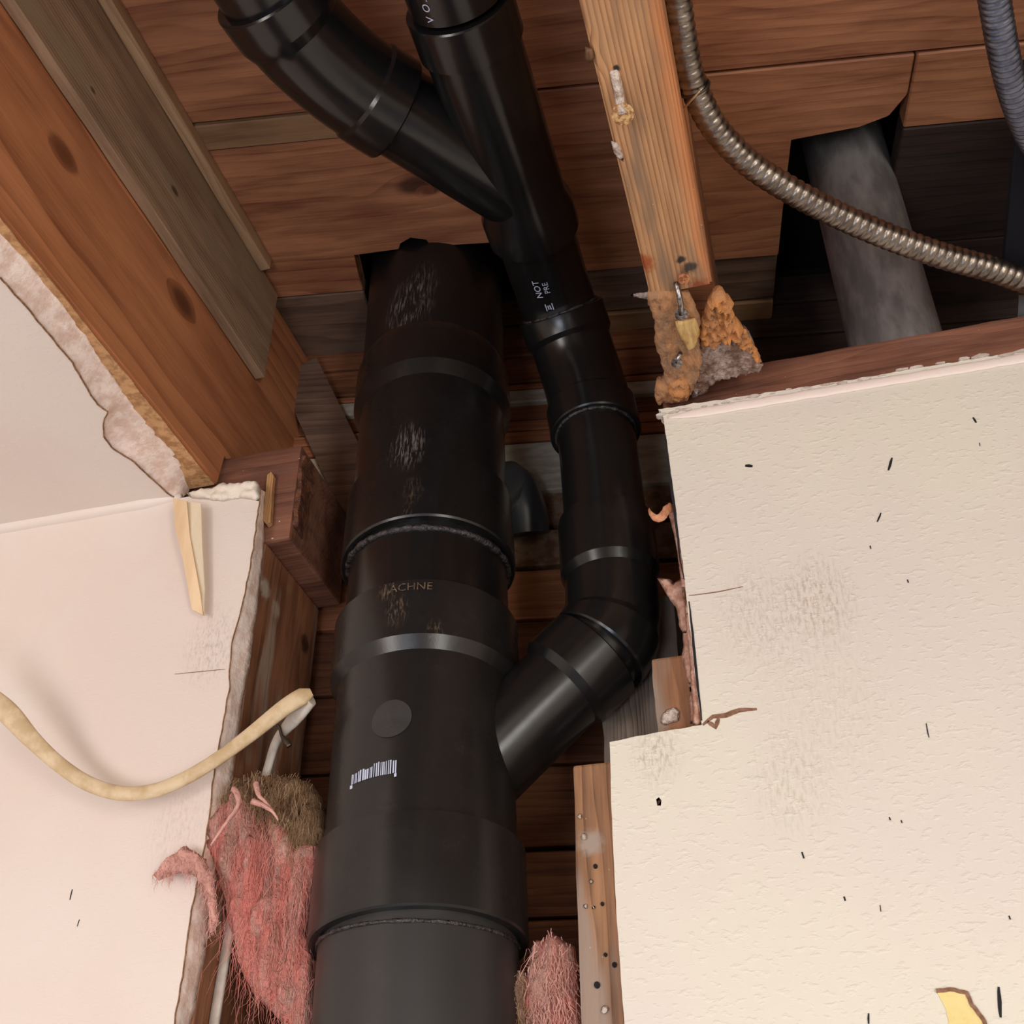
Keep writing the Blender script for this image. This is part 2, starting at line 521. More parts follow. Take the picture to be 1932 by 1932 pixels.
W_RJOIST = wood('bright_joist_wood', sr(118, 72, 44), sr(206, 156, 110), 'Y', ring=.0030, centre=(.35, 2.236), ringw=.62, blotch=.3, rough=.5, grey=sr(134, 108, 86), grey_amt=.42, warpk=.006, band=(0, -.019, -.010, .010, sr(214, 136, 82)),
                knots=[(at(1110, 105, Z=2.236), .005)], specks=.5,
                spots=[(at(1163, 128, Z=2.236), .0025, sr(40, 30, 24)), (at(1300, 505, Z=2.236), .006, sr(62, 52, 48)), (at(1285, 490, Z=2.236), .004, sr(40, 32, 30)), (at(1210, 500, Z=2.236), .010, sr(160, 82, 44)), (at(1320, 540, Z=2.236), .009, sr(142, 72, 40))])
W_PLATE = wood('dark_plate_wood', sr(84, 48, 36), sr(144, 96, 74), 'X', ring=.004, centre=(1.0, 2.1), ringw=.3, blotch=.6, rough=.7, grey=sr(104, 80, 72), grey_amt=.2, specks=.45)
W_STUD_L = wood('left_stud_wood', sr(96, 58, 38), sr(166, 112, 80), 'Z', ring=.004, centre=(-.2, .70), ringw=.35, blotch=.6, rough=.55, warpk=.012, grey=sr(176, 152, 134), grey_amt=.22,
                spots=[(at(500, 1110, X=-.362), .010, sr(186, 168, 152)), (at(520, 1150, X=-.362), .009, sr(176, 152, 134)), (at(545, 1112, X=-.362), .005, sr(150, 112, 80)), (at(575, 1215, X=-.362), .010, sr(70, 44, 34)), (at(470, 1420, X=-.362), .010, sr(150, 116, 92))])
W_STUD_R = wood('right_stud_wood', sr(92, 60, 40), sr(176, 130, 92), 'Z', ring=.006, centre=(-.05, .70), ringw=.5, blotch=.45, rough=.6, grey=sr(158, 138, 124), grey_amt=.42, specks=.4,
                spots=[(at(1115, 1590, Y=.635), .010, sr(164, 146, 132))])
W_WEATH = wood('weathered_grey_wood', sr(58, 46, 38), sr(150, 132, 116), 'Z', ring=.0024, centre=(-.4, .5), ringw=.55, blotch=.4, rough=.85, grey=sr(128, 114, 102), grey_amt=.5)
W_SUB = wood('subfloor_wood', sr(118, 64, 42), sr(196, 134, 94), 'X', TH, ring=.010, centre=(.63, 2.50), ringw=.34, blotch=.5, rough=.6, rnd=.0, bmp=.15, warpk=.05,
             knots=[(at(785, 348, Z=2.472), .013), (at(812, 358, Z=2.472), .007)])
W_SUB2 = wood('subfloor_wood_dark', sr(74, 52, 42), sr(132, 104, 84), 'X', TH, ring=.008, centre=(.8, 2.55), ringw=.4, blotch=.55, rough=.7, grey=sr(110, 96, 84), grey_amt=.2)
W_VOID = wood('void_shade_board', sr(34, 24, 20), sr(66, 46, 38), 'X', TH, ring=.008, centre=(.8, 2.55), ringw=.4, blotch=.55, rough=.8)  # deep shade of the right void put into the board colour
W_SUB3 = wood('pale_board_wood', sr(112, 78, 48), sr(166, 128, 92), 'X', TH, ring=.012, centre=(.6, 2.8), ringw=.2, blotch=.5, rough=.7)
W_BACK = wood('old_sheathing_wood', sr(84, 46, 28), sr(158, 100, 64), 'X', TH, ring=.006, centre=(.80, 2.1), ringw=.35, blotch=.6, rough=.75, rnd=.05)
W_BACKO = wood('orange_sheathing_wood', sr(120, 66, 38), sr(188, 122, 80), 'X', TH, ring=.006, centre=(.80, 2.2), ringw=.3, blotch=.5, rough=.75)
W_BACKW = simple('old_whitewash', sr(206, 200, 182), .8, col2=sr(180, 166, 144), nscale=40, bmp=.4, bscale=300, aniso=(1, 1, 4))
W_BACKM = simple('mortar_stained_wood', sr(112, 76, 54), .85, col2=sr(150, 122, 98), nscale=70, bmp=.6, bscale=300)
TAN_STICK = wood('tan_stick_wood', sr(150, 108, 66), sr(196, 150, 102), 'Z', ring=.002, centre=(0, .5), rough=.7)
PALE_WOOD = simple('pale_split_wood', sr(238, 208, 170), .6, col2=sr(224, 190, 150), nscale=60, bmp=.3, bscale=500, aniso=(1, 1, .1))
CHIP = simple('yellow_chip_wood', sr(216, 180, 118), .6, col2=sr(188, 146, 88), nscale=150, bmp=.5, bscale=500, aniso=(3, .4, 1))
ABS = abs_mat('black_drain_plastic', rough=.24)
ABS_G = simple('glossy_cement_bead', (.05, .045, .045), .12, col2=(.012, .011, .012), nscale=300, bmp=.8, bscale=500, bdist=.002)
RUBBER = simple('matte_black_blank', (.030, .028, .028), .55, bmp=.2, bscale=500)
STEEL = simple('flexible_conduit_steel', sr(150, 140, 130), .33, 1, col2=sr(118, 108, 100), nscale=120, bmp=.15, bscale=900)
STEEL_B = simple('bluish_conduit_steel', sr(120, 124, 140), .38, 1, col2=sr(92, 96, 112), nscale=140, bmp=.15, bscale=900)
GREYPIPE = simple('sooty_grey_iron', sr(100, 96, 94), .75, col2=sr(138, 132, 128), nscale=40, bmp=.3, bscale=350, aniso=(1, 1, .35))
BLACKISH = simple('dark_sheet_metal', (.010, .010, .014), .9, spec=.1)
CABLE = simple('aged_cream_cable_jacket', sr(216, 192, 156), .5, col2=sr(194, 166, 126), nscale=70, bmp=.2, bscale=350)
CABLE_W = simple('white_cable_jacket', sr(206, 196, 184), .5, col2=sr(186, 172, 156), nscale=80)
NAIL_ST = simple('bright_nail_steel', sr(170, 165, 162), .35, 1, col2=sr(110, 100, 98), nscale=500)
NAIL_CU = simple('coppery_nail_head', sr(210, 150, 110), .4, .7, col2=sr(150, 84, 50), nscale=500)
RUST = simple('old_brown_staple', sr(84, 74, 66), .45, .9)
PLASTER = simple('white_plaster_crust', sr(220, 206, 196), .9, col2=sr(176, 150, 132), nscale=300, bmp=1, bscale=500, bdist=.002)
TORN = simple('torn_rotted_wood', sr(186, 134, 92), .9, col2=sr(158, 122, 94), nscale=55, bmp=.8, bscale=420, bdist=.002, aniso=(2, .7, 1))
TORN_O = simple('orange_rotted_wood', sr(210, 140, 78), .9, col2=sr(184, 130, 86), nscale=90, bmp=.8, bscale=420, bdist=.002)
TORN_G = simple('greyish_rotted_wood', sr(122, 92, 76), .9, col2=sr(180, 156, 144), nscale=90, bmp=1, bscale=360, bdist=.003)
PINK = simple('pink_glass_wool', sr(234, 142, 130), .95, col2=sr(214, 164, 150), nscale=50, bmp=1, bscale=330, bdist=.006, spec=.1, aniso=(2.2, 2.2, .22))
PINK_F = simple('pink_glass_wool_fibre', sr(230, 158, 144), .9, col2=sr(214, 130, 120), nscale=60, spec=.1)
PINK_P = simple('pale_pink_glass_wool', sr(222, 168, 156), .95, col2=sr(200, 150, 138), nscale=70, bmp=1, bscale=300, bdist=.002, spec=.1)
BRN = simple('dusty_brown_glass_wool', sr(148, 118, 90), .95, col2=sr(122, 92, 68), nscale=90, bmp=1, bscale=380, bdist=.005, spec=.1, aniso=(2.2, 2.2, .3))
BRN_F = simple('dusty_brown_wool_fibre', sr(172, 142, 112), .9, col2=sr(136, 106, 80), nscale=90, spec=.1)
YEL = simple('bare_yellow_plaster', sr(240, 220, 150), .6, col2=sr(228, 204, 132), nscale=60)
BRNLINE = simple('brown_torn_edge', sr(150, 112, 92), .9, col2=sr(122, 84, 62), nscale=300)
INK = simple('pale_print_ink', sr(196, 204, 226), .6)
TANINK = simple('tan_dust_on_lettering', sr(112, 92, 70), .8, col2=sr(60, 48, 38), nscale=500)

# ------------------------------------------------------------------ the room (setting)
YW, YF = .62, .635          # painted face of the wall, front of the framing


def struct(o): o['kind'] = 'structure'; return o


struct(box('floor', (-1.6, -1.8, -.05), (1.5, .62, 0), FLOOR, bev=0))
struct(box('wall_back', (-1.65, -1.85, 0), (1.55, -1.8, 2.5), ROOM, bev=0))
struct(box('stripe_panel', (-.42, -1.80, 0), (.38, -1.77, 2.05), simple('dark_stripe_panel', (.03, .02, .015), .6), bev=.002))  # added unseen panel, gives the pipe reflections a dark stripe
struct(box('wall_side', (-1.65, -1.8, 0), (-1.6, .62, 2.5), ROOM, bev=0))
struct(box('wall_far_side', (1.5, -1.8, 0), (1.55, .9, 2.5), ROOM, bev=0))

# left wall board, cut ragged on its right edge
Lf = [(492, 922), (490, 945), (482, 1000), (470, 1080), (455, 1150), (437, 1215), (432, 1300), (415, 1400), (400, 1480), (395, 1540), (385, 1600), (365, 1700), (350, 1800), (330, 1932), (300, 2150)]
Lb = [(503, 930), (501, 960), (498, 1030), (492, 1100), (478, 1200), (470, 1260), (457, 1330), (447, 1400), (433, 1500), (418, 1600), (402, 1700), (388, 1800), (362, 1932), (326, 2150)]
front = dense([at(x, y, Y=YW) for x, y in Lf], .004, .0009, 1, V((0, 1, 0)))
backe = dense([at(x, y, Y=YF) for x, y in Lb], .004, .0009, 2, V((0, 1, 0)))
zt = 2.221
top = front[0].copy()
poly = [V((-1.6, YW, 0)), V((-1.6, YW, zt)), V((top.x - .05, YW, zt))] + [V((p.x, YW, min(p.z, zt))) for p in front]
poly.append(V((front[-1].x - .005, YW, 0)))
wl = struct(extrude_poly('wall_left', poly, (0, .004, 0), [PAINT_L, GYP]))
# broken gypsum core seen along the cut
vs, fs = [], []
n = 90
P1, P2 = Path(front, 1), Path(backe, 1)
for i in range(n + 1):
    a = P1.at(P1.L * i / n)[0]; b = P2.at(P2.L * i / n)[0]
    q1, q2 = a.lerp(b, .33), a.lerp(b, .7)
    k = noise.noise(a * 90) * .0012
    vs += [a + V((0, .003, 0)) - V((.02, 0, 0)), a + V((0, .001, 0)), q1 + V((k, 0, 0)), q2 + V((-k, .001, 0)), b, b - V((.03, 0, 0))]
for i in range(n):
    for j in range(5): fs.append((i * 6 + j, i * 6 + j + 1, (i + 1) * 6 + j + 1, (i + 1) * 6 + j))
mesh('gypsum_core', vs, fs, GYP, wl, smooth=True)
pe = [p + V((.0003, -.0003, 0)) for p in front]
v_, f_ = sweep(Path(pe, 1), [(0, .0005), (P1.L, .0005)], 6, .003)
mesh('paper_edge', v_, f_, PAPER, wl)


def mark(name, pts, wd, mat, par, plane=YW):
    pts = [at(x, y, Y=plane) for x, y in pts]
    pts = dense(pts, .002, .0002, random.random() * 9, V((0, 1, 0)))
    n_ = len(pts); ws = [wd * (.35 + .65 * math.sin(math.pi * min(1, max(.02, (i + .5) / n_)))) for i in range(n_)]
    return ribbon(name, pts, ws, (0, -1, 0), mat, par)


mark('scratch', [(137, 1678), (132, 1698)], .0006, DARKLINE, wl)
mark('scratch', [(150, 1735), (146, 1748)], .0004, DARKLINE, wl)
mark('scratch', [(330, 1272), (425, 1263)], .0004, BRNLINE, wl)

# right wall board with the stepped notch
Rp = [(1236, 772), (1250, 780), (1262, 860), (1275, 960), (1290, 1080), (1302, 1190), (1312, 1280), (1324, 1368)]
Rn = [(1324, 1368), (1290, 1374), (1250, 1380), (1200, 1390), (1150, 1400)]
Rd = [(1150, 1400), (1155, 1560), (1163, 1720), (1172, 1850), (1178, 1932), (1194, 2150)]
rt1 = dense([at(x, y, Y=YW) for x, y in Rp[1:]], .004, .0005, 4, V((0, 1, 0)))
rt2 = dense([at(x, y, Y=YW) for x, y in Rn], .004, .0004, 5, V((0, 1, 0)))
rt3 = dense([at(x, y, Y=YW) for x, y in Rd], .005, .0003, 6, V((0, 1, 0)))
tp = dense([V((1.5, YW, 2.222)), V((.4, YW, 2.2225)), V((.18, YW, 2.2225)), V((.05, YW, 2.2235)), at(1242, 772, Y=YW)], .003, .0010, 7, V((0, 1, 0)))
poly = tp + rt1 + rt2[1:] + rt3[1:] + [V((rt3[-1].x, YW, 0)), V((1.5, YW, 0))]
wr = struct(extrude_poly('wall_right', poly, (0, .0145, 0), [PAINT_R, GYP]))
# soft rounded lip of old finish plaster where the ceiling came off
P = Path([V((-.058, YW - .0005, 2.2170)), V((.02, YW - .0005, 2.2165)), V((.12, YW - .0005, 2.2160)), V((.3, YW - .0005, 2.2155)), V((.8, YW, 2.215))], 12)
v_, f_ = sweep(P, [(0, .0008), (.02, .0036), (P.L, .0040)], 12, .004, ell=lambda s: (1.1, .35), fn=lambda s, ph, r: r * (1 + .18 * noise.noise(V((s * 90, math.cos(ph), 2)))))
mesh('plaster_lip', v_, f_, simple('lip_white', sr(244, 228, 218), .5, bmp=.3, bscale=300), wr, smooth=True)
for k in range(46):                              # torn crumbs along the top edge
    x = -.06 + .62 * (k / 46) ** 1.3 + random.uniform(-.003, .003); z = 2.2225 + random.uniform(-.0015, .0018)
    w_ = random.uniform(.002, .006); h_ = random.uniform(.0006, .0018)
    pts = [V((x + w_ * math.cos(t) * random.uniform(.7, 1.1), YW + .003, z + h_ * math.sin(t) * random.uniform(.6, 1.2))) for t in [i * math.pi / 4 for i in range(8)]]
    extrude_poly('plaster_crumb', pts, (0, -random.uniform(.0032, .0042), 0), [GYP_W], wr)
mark('dark_gap', [(1255, 822), (1262, 880), (1270, 940), (1277, 1000), (1284, 1060), (1291, 1095)], .0016, DARKLINE, wr)
mark('dark_gap', [(1300, 1135), (1306, 1190), (1313, 1260), (1318, 1310), (1324, 1360)], .0016, DARKLINE, wr)
mark('crack', [(1326, 1368), (1345, 1352), (1370, 1350), (1395, 1340), (1428, 1338)], .0030, BRNLINE, wr)
mark('crack', [(1335, 1362), (1350, 1372), (1356, 1356)], .0030, BRNLINE, wr)
mark('crease', [(1300, 1124), (1350, 1118), (1402, 1107)], .0006, BRNLINE, wr)
for a, b, w_ in [((1406, 879), (1420, 880), .0022), ((1676, 888), (1683, 864), .0016), ((1836, 788), (1842, 798), .0012), ((1655, 985), (1662, 968), .0010), ((1642, 1030), (1643, 1036), .0008),
                 ((1712, 1094), (1714, 1100), .0008), ((1678, 1542), (1680, 1548), .0008), ((1592, 1692), (1595, 1700), .0010), ((1884, 1862), (1888, 1920), .0018), ((1639, 1912), (1639, 1932), .0010),
                 ((1700, 1548), (1702, 1553), .0007), ((1661, 1708), (1662, 1720), .0005), ((1904, 1728), (1906, 1735), .0008), ((1848, 836), (1849, 842), .0005), ((1747, 1365), (1753, 1392), .0006), ((1513, 1608), (1517, 1620), .0010)]:
    mark('scratch', [a, b], w_, DARKLINE, wr)
pts = dense([at(x, y, Y=YW) for x, y in [(1768, 1872), (1800, 1870), (1822, 1876), (1832, 1900), (1852, 1925), (1862, 1945), (1792, 1945), (1785, 1905)]], .002, .0005, 3, V((0, 1, 0)))
extrude_poly('bare_patch', pts, (0, -.0006, 0), [YEL], wr)
ribbon('torn_rim', dense([at(x, y, Y=YW) for x, y in [(1766, 1870), (1800, 1868), (1824, 1874), (1834, 1898), (1854, 1923), (1864, 1944)]], .001, .0007, 3, V((0, 1, 0))), .0018, (0, -1, 0), BRNLINE, wr, lift=.0012)
o = pillow('stain_spot', [at(x, y, Y=YW) for x, y in [(1238, 1508), (1243, 1504), (1248, 1510), (1247, 1520), (1240, 1520)]], (0, -1, 0), .0004, BRNLINE, wr, step=.0015)

# painted ceiling left of the joist with its broken edge, plus the rest of the ceiling round the opening
CZ = 2.2215
c1 = [(-60, 340), (0, 523), (60, 590), (116, 660), (137, 684), (157, 719), (184, 763), (205, 777), (196, 790), (196, 825), (212, 845), (253, 872), (294, 910), (321, 934), (342, 946)]
c2 = [(-60, 340), (0, 420), (68, 495), (137, 581), (178, 635), (205, 684), (253, 749), (294, 800), (342, 852), (362, 893), (366, 925)]
e1 = dense([at(x, y, Z=CZ) for x, y in c1[1:]], .003, .0008, 11, V((0, 0, 1)))
e2 = dense([at(x, y, Z=2.2355) + V((-.0035, 0, 0)) for x, y in c2[1:]], .003, .0012, 12, V((0, 0, 1)))
e1 = [V((-.405, -1.8, CZ)), V((-.405, .1, CZ))] + e1
poly = [V((-1.6, -1.8, CZ))] + e1 + [V((e1[-1].x - .002, YW, CZ)), V((-1.6, YW, CZ))]
ce = struct(extrude_poly('ceiling', poly, (0, 0, .004), [PAINT_L, GYP]))
PA, PB = Path([V((-.405, .1, CZ))] + e1[2:], 1), Path([V((-.4, .1, 2.2355))] + e2, 1)
vs, fs, n = [], [], 120
for i in range(n + 1):
    a = PA.at(PA.L * i / n)[0]; b = PB.at(PB.L * i / n)[0]
    rs = [a + V((-.01, 0, .004)), a + V((0, 0, .0005))]
    for j in range(1, 7):
        t = j / 7; q = a.lerp(b, t); q.z = CZ + .0005 + (2.2352 - CZ) * (t ** .7) + noise.noise(q * 160) * .0016 - (.0012 if j == 4 else 0)
        rs.append(q)
    vs += rs + [b, b + V((-.02, 0, .0005))]
m_ = 10
for i in range(n):
    for j in range(m_ - 1): fs.append((i * m_ + j, i * m_ + j + 1, (i + 1) * m_ + j + 1, (i + 1) * m_ + j))
mesh('broken_gypsum', vs, fs, GYP, ce, smooth=True)
v_, f_ = sweep(Path([p + V((0, 0, -.0002)) for p in e1[2:]], 1), [(0, .0006), (9, .0006)][:1] + [(PA.L - .1, .0006)], 6, .003)
mesh('paper_edge', v_, f_, PAPER, ce)
struct(box('ceiling_front', (-.404, -1.8, CZ), (1.5, -.15, CZ + .015), ROOM, bev=0))
struct(box('ceiling_side', (.75, -.15, CZ), (1.5, .62, CZ + .015), ROOM, bev=0))

P = Path([V((-1.6, YW + .001, CZ + .001)), V((-1.0, YW + .001, CZ + .001)), V((e1[-1].x + .002, YW + .001, CZ + .001))], 8)
v_, f_ = sweep(P, [(0, .0075), (P.L - .03, .0065), (P.L, .003)], 20, .01, fn=lambda s, ph, r: r * (1 + .10 * noise.noise(V((s * 30, 1, 2)))))
mesh('corner_fillet', v_, f_, PAINT_L, wl, smooth=True)

# subfloor of the storey above: boards on a dark slab, sawn opening for the closet pipe and a hole for the vent
SZ = 2.472
sl = struct(box('floor_above', (-1.2, -1.2, SZ + .12), (1.4, 1.2, SZ + .15), simple('upper_floor_dark', (.02, .016, .013), .9), bev=0))
hl = at(665, 480, Z=SZ); hr = at(950, 450, Z=SZ)
u0, u1 = hl.dot(UD), hr.dot(UD) + .008; vh = .673
g0 = at(1490, 262, Z=SZ); g1 = at(1700, 205, Z=SZ)
gu0, gu1, gv = g0.dot(UD), g1.dot(UD), g0.dot(VD)
T = .019


def board(quad, mat=W_SUB, z0=SZ): return prism_uv('plank', quad, z0, z0 + T, mat, sl)


v1 = .529
for k, (a, b) in enumerate([(v1 - .71, v1 - .57), (v1 - .568, v1 - .428), (v1 - .426, v1 - .286), (v1 - .284, v1 - .144), (v1 - .142, v1 - .0012)]):
    board([(-1, a), (1.1, a), (1.1, b), (-1, b)])
board([(-1, v1 + .001), (-.14, v1 + .001), (-.14, v1 + .0245), (-1, v1 + .0245)], W_SUB3, SZ - .001)
nt0, nt1 = at(752, 465, Z=SZ).dot(UD), at(812, 460, Z=SZ).dot(UD)
board([(-1, v1 + .026), (-.139, v1 + .026), (-.139, v1 + .001), (gu1 + .003, v1 + .001), (gu1 + .003, gv - .030), (gu1 - .008, gv - .012), (gu1 - .03, gv - .004), (gu0, gv), (gu0, .717), (u1, .717), (u1, vh), (nt1, vh), (nt1 - .002, vh - .010), (nt0 + .012, vh - .014), (nt0 + .001, vh - .008), (nt0, vh), (u0, vh), (u0, .717), (-1, .717)])
board([(gu1 + .0045, v1 + .001), (1.1, v1 + .001), (1.1, gv), (gu1 + .0045, gv)], W_SUB)
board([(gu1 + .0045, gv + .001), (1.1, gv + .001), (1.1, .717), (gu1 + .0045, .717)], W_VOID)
board([(-1, .719), (u0, .719), (u0, .86), (-1, .86)], W_SUB2, SZ + .001)
board([(u1, .7195), (gu0, .7195), (gu0, .772), (u1, .772)], W_SUB2, SZ + .004)
board([(u1, .774), (gu0, .774), (gu0, .86), (u1, .86)], W_SUB3, SZ + .002)
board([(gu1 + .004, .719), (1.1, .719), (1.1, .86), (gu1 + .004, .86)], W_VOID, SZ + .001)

# outer wall: old horizontal sheathing boards on a dark backing
VB = .80
wo = struct(mesh('wall_outer', [uv(-1, VB + .05, .0), uv(1.2, VB + .05, .0), uv(1.2, VB + .05, 2.62), uv(-1, VB + .05, 2.62), uv(-1, VB + .07, .0), uv(1.2, VB + .07, .0), uv(1.2, VB + .07, 2.62), uv(-1, VB + .07, 2.62)],
                 [(0, 1, 2, 3), (4, 7, 6, 5), (0, 4, 5, 1), (3, 2, 6, 7), (0, 3, 7, 4), (1, 5, 6, 2)], simple('building_paper', (.02, .017, .015), .9)))
# (top pixel row, bottom pixel row at the gap beside the stack, material, proud distance)
rows = [(560, 608, W_BACK, 0), (612, 668, W_BACK, .004), (672, 718, W_BACK, .002), (722, 731, W_BACKO, .006), (733, 756, W_BACKW, .008), (763, 789, W_BACK, .002), (791, 809, W_BACKO, .008), (811, 830, W_BACKO, .009),
        (834, 925, W_BACKW, .010), (927, 992, W_BACKM, .004), (1000, 1066, W_BACKM, .012), (1075, 1165, W_BACKO, .010), (1172, 1290, W_BACK, .008), (1296, 1440, W_BACK, .006), (1446, 1596, W_BACK, .004), (1606, 1728, W_BACK, .008), (1736, 1850, W_BACK, .006), (1856, 1990, W_BACK, .004), (1996, 2140, W_BACK, .006)]
for y0, y1, mt, pr in rows:
    z1, z0 = at_v(1010, y0, VB - pr).z, at_v(1010, y1, VB - pr).z
    prism_uv('plank', [(-.8, VB - pr), (.075, VB - pr), (.075, VB + .05), (-.8, VB + .05)], z0, z1, mt, wo, .0012)
    prism_uv('plank', [(.077, VB - pr), (.9, VB - pr), (.9, VB + .05), (.077, VB + .05)], z0, z1, W_VOID, wo, .0012)  # right-hand run coloured near-black for the unlit void

# ------------------------------------------------------------------ framing timbers
JZ = 2.236


def joist(name, x0, x1, ya, yb, mat, label, notch=True):
    # profile in the YZ plane, notched over the wall plate
    prof = [(ya, JZ), (.630, JZ), (.630, 2.268), (yb, 2.268), (yb, SZ - .001), (ya, SZ - .001)] if notch else [(ya, JZ), (yb, JZ), (yb, SZ - .001), (ya, SZ - .001)]
    bm = bmesh.new(); A = [bm.verts.new((x0, y, z)) for y, z in prof]; B = [bm.verts.new((x1, y, z)) for y, z in prof]
    n = len(prof); bm.faces.new(A); bm.faces.new(B[::-1])
    for i in range(n): bm.faces.new((A[i], B[i], B[(i + 1) % n], A[(i + 1) % n]))
    bmesh.ops.bevel(bm, geom=list(bm.edges), offset=.0016, segments=2, affect='EDGES')
    bm.verts.index_update(); vs = [v.co.copy() for v in bm.verts]; fs = [tuple(v.index for v in f.verts) for f in bm.faces]; bm.free()
    o = mesh(name, vs, fs, mat); return props(o, label, 'joist')


lj = joist('floor_joist', -.446, -.408, -.9, .80, W_JOIST, 'orange knotty floor joist along the left edge of the ceiling opening')
nl = props(box('nailer_board', (-.407, -.9, 2.3665), (-.398, .655, 2.466), W_NAILER, bev=.001, jit=.0006, axis=1, seg=60), 'grey-brown flat board nailed high on the side of the left orange joist', 'board')
props(box('furring_strip', (-.3975, -.9, 2.459), (-.388, .618, 2.4715), W_STRIP, bev=.001, jit=.0005, axis=1, seg=40), 'thin tan strip under the floor boards beside the grey-brown board', 'strip')
rj = joist('floor_joist', -.052, -.0125, -.9, .522, W_RJOIST, 'narrow weathered joist edge at upper centre right with nails in it', notch=False)
o = joist('floor_joist', -.052, -.0125, .524, .80, W_BACK, 'broken brown end of the right joist above the torn rotted wood'); 
for v in o.data.vertices:
    if v.co.z + o.location.z < 2.30 and v.co.y + o.location.y < .7: v.co.z = max(v.co.z, 2.262 - o.location.z)
box('lath_strip', (-.445, -.5, JZ - .0012), (-.4095, .628, JZ - .0001), simple('golden_rough_wood', sr(206, 158, 110), .8, col2=sr(168, 120, 78), nscale=160, bmp=.6, bscale=400, bdist=.001), lj, bev=.0003, jit=.0006, axis=1, seg=120)
pillow('plaster_splatter', dense([at(x, y, Z=JZ) for x, y in [(1153, 266), (1165, 270), (1172, 283), (1178, 300), (1176, 306), (1166, 298), (1158, 288)]], .001, .0006, 4, V((0, 0, 1))), (0, 0, -1), .0018, PLASTER, rj, step=.0012, width=.003, rough=.8, freq=600)
pillow('knot_bump', [at(x, y, Z=JZ) for x, y in [(1104, 88), (1118, 92), (1122, 108), (1112, 120), (1103, 112)]], (0, 0, -1), .0022, W_RJOIST, rj, step=.0015, width=.004)

# wall plates
pl = empty('wall_plate', (-.55, .68, 2.174), 'reddish top plate end left of the pipes under the left joist', 'plate')
box('plate_body', (-.9, YF, 2.178), (-.344, .735, 2.2665), W_PLATE, pl, bev=.0025, jit=.0008, axis=0, seg=50)
box('splintered_end', (-.3445, YF + .002, 2.190), (-.3405, YF + .020, 2.258), simple('red_split_wood', sr(110, 66, 44), .7, col2=sr(74, 42, 30), nscale=120, bmp=.8, bscale=300, bdist=.003), pl, bev=.001, jit=.004, axis=2, seg=14)
pr_ = empty('wall_plate', (.3, .68, 2.2), 'dark brown top plate above the right wall board', 'plate')
box('plate_body', (-.0620, YF, 2.179), (1.4, .724, 2.2665), W_PLATE, pr_, bev=.0025, jit=.0010, axis=0, seg=120)

# studs
sl_ = props(box('wall_stud', (-.402, YF, 0), (-.362, .735, 2.1775), W_STUD_L, bev=.002, jit=.0008, axis=2, seg=120), 'brown stud with pale scuffs at the left of the pipe cavity', 'stud')
sr_ = empty('wall_stud', (-.118, .68, 0), 'scuffed brown stud standing left of the lower right wall board', 'stud')
box('stud_body', (-.1365, YF, 0), (-.0985, .724, 1.977), W_STUD_R, sr_, bev=.0018, jit=.0007, axis=2, seg=90)
HOLE = simple('nail_hole_dark', (.008, .006, .005), .9)
for x, y, r in [(1123, 1634, .0012), (1136, 1705, .001), (1142, 1801, .001), (1159, 1820, .0013), (1126, 1858, .0016)]:
    c = at(x, y, Y=YF - .0012)
    vs = [c + V((math.cos(t) * r, 0, math.sin(t) * r * 1.1)) for t in [i * math.pi / 6 for i in range(12)]]
    extrude_poly('nail_hole', vs, (0, .004, 0), [HOLE], sr_)
for x, y, r in [(1102, 1578, .0020), (1094, 1540, .0016), (1115, 1663, .0014), (1105, 1710, .0014), (1120, 1712, .001), (1140, 1905, .0022)]:
    pillow('plaster_fleck', [at(x, y, Y=YF - .0010) + V((math.cos(t) * r * random.uniform(.6, 1.2), 0, math.sin(t) * r)) for t in [i * math.pi / 4 for i in range(8)]], (0, -1, 0), .0005, PLASTER, sr_, step=.001)
s2 = empty('wall_stud', (-.06, .68, 1.9), 'short brown stud piece with torn pink paper, left of the wall notch', 'stud')
box('stud_body', (-.0850, YF + .001, 1.88), (-.047, .66, at(1255, 1238, Y=YF).z), wood('short_stud_wood', sr(96, 58, 36), sr(160, 112, 78), 'Z', ring=.005, centre=(-.03, .5), ringw=.35, grey=sr(150, 134, 120), grey_amt=.35), s2, bev=.002, jit=.0012, axis=2, seg=40)  # plain brown stud wood with grey blotches
gp = dense([at(x, y, Y=YF) for x, y in [(1240, 1090), (1262, 1092), (1272, 1100), (1290, 1085), (1325, 1360), (1302, 1366), (1300, 1300), (1286, 1240), (1288, 1200), (1276, 1150), (1256, 1118)]], .002, .0010, 14, V((0, 1, 0)))
pillow('torn_paper_backing', gp, (0, -1, 0), .0022, PAPER_P, s2, step=.0028, width=.006, rough=.5, freq=160)
pillow('plaster_chunk', dense([at(x, y, Y=YF) for x, y in [(1246, 1352), (1258, 1338), (1275, 1335), (1284, 1342), (1280, 1360), (1256, 1368), (1247, 1364)]], .001, .0006, 14, V((0, 1, 0))), (0, -1, 0), .003, PLASTER, s2, step=.0016, width=.004)
sw = props(box('back_stud', (at(1132, 1395, Y=.69).x, .70, 1.2), (at(1292, 1385, Y=.69).x, .745, at(1250, 1110, Y=.69).z), W_WEATH, bev=.002, jit=.0010, axis=2, seg=90), 'weathered grey stud deep in the wall beside the black elbow', 'stud')
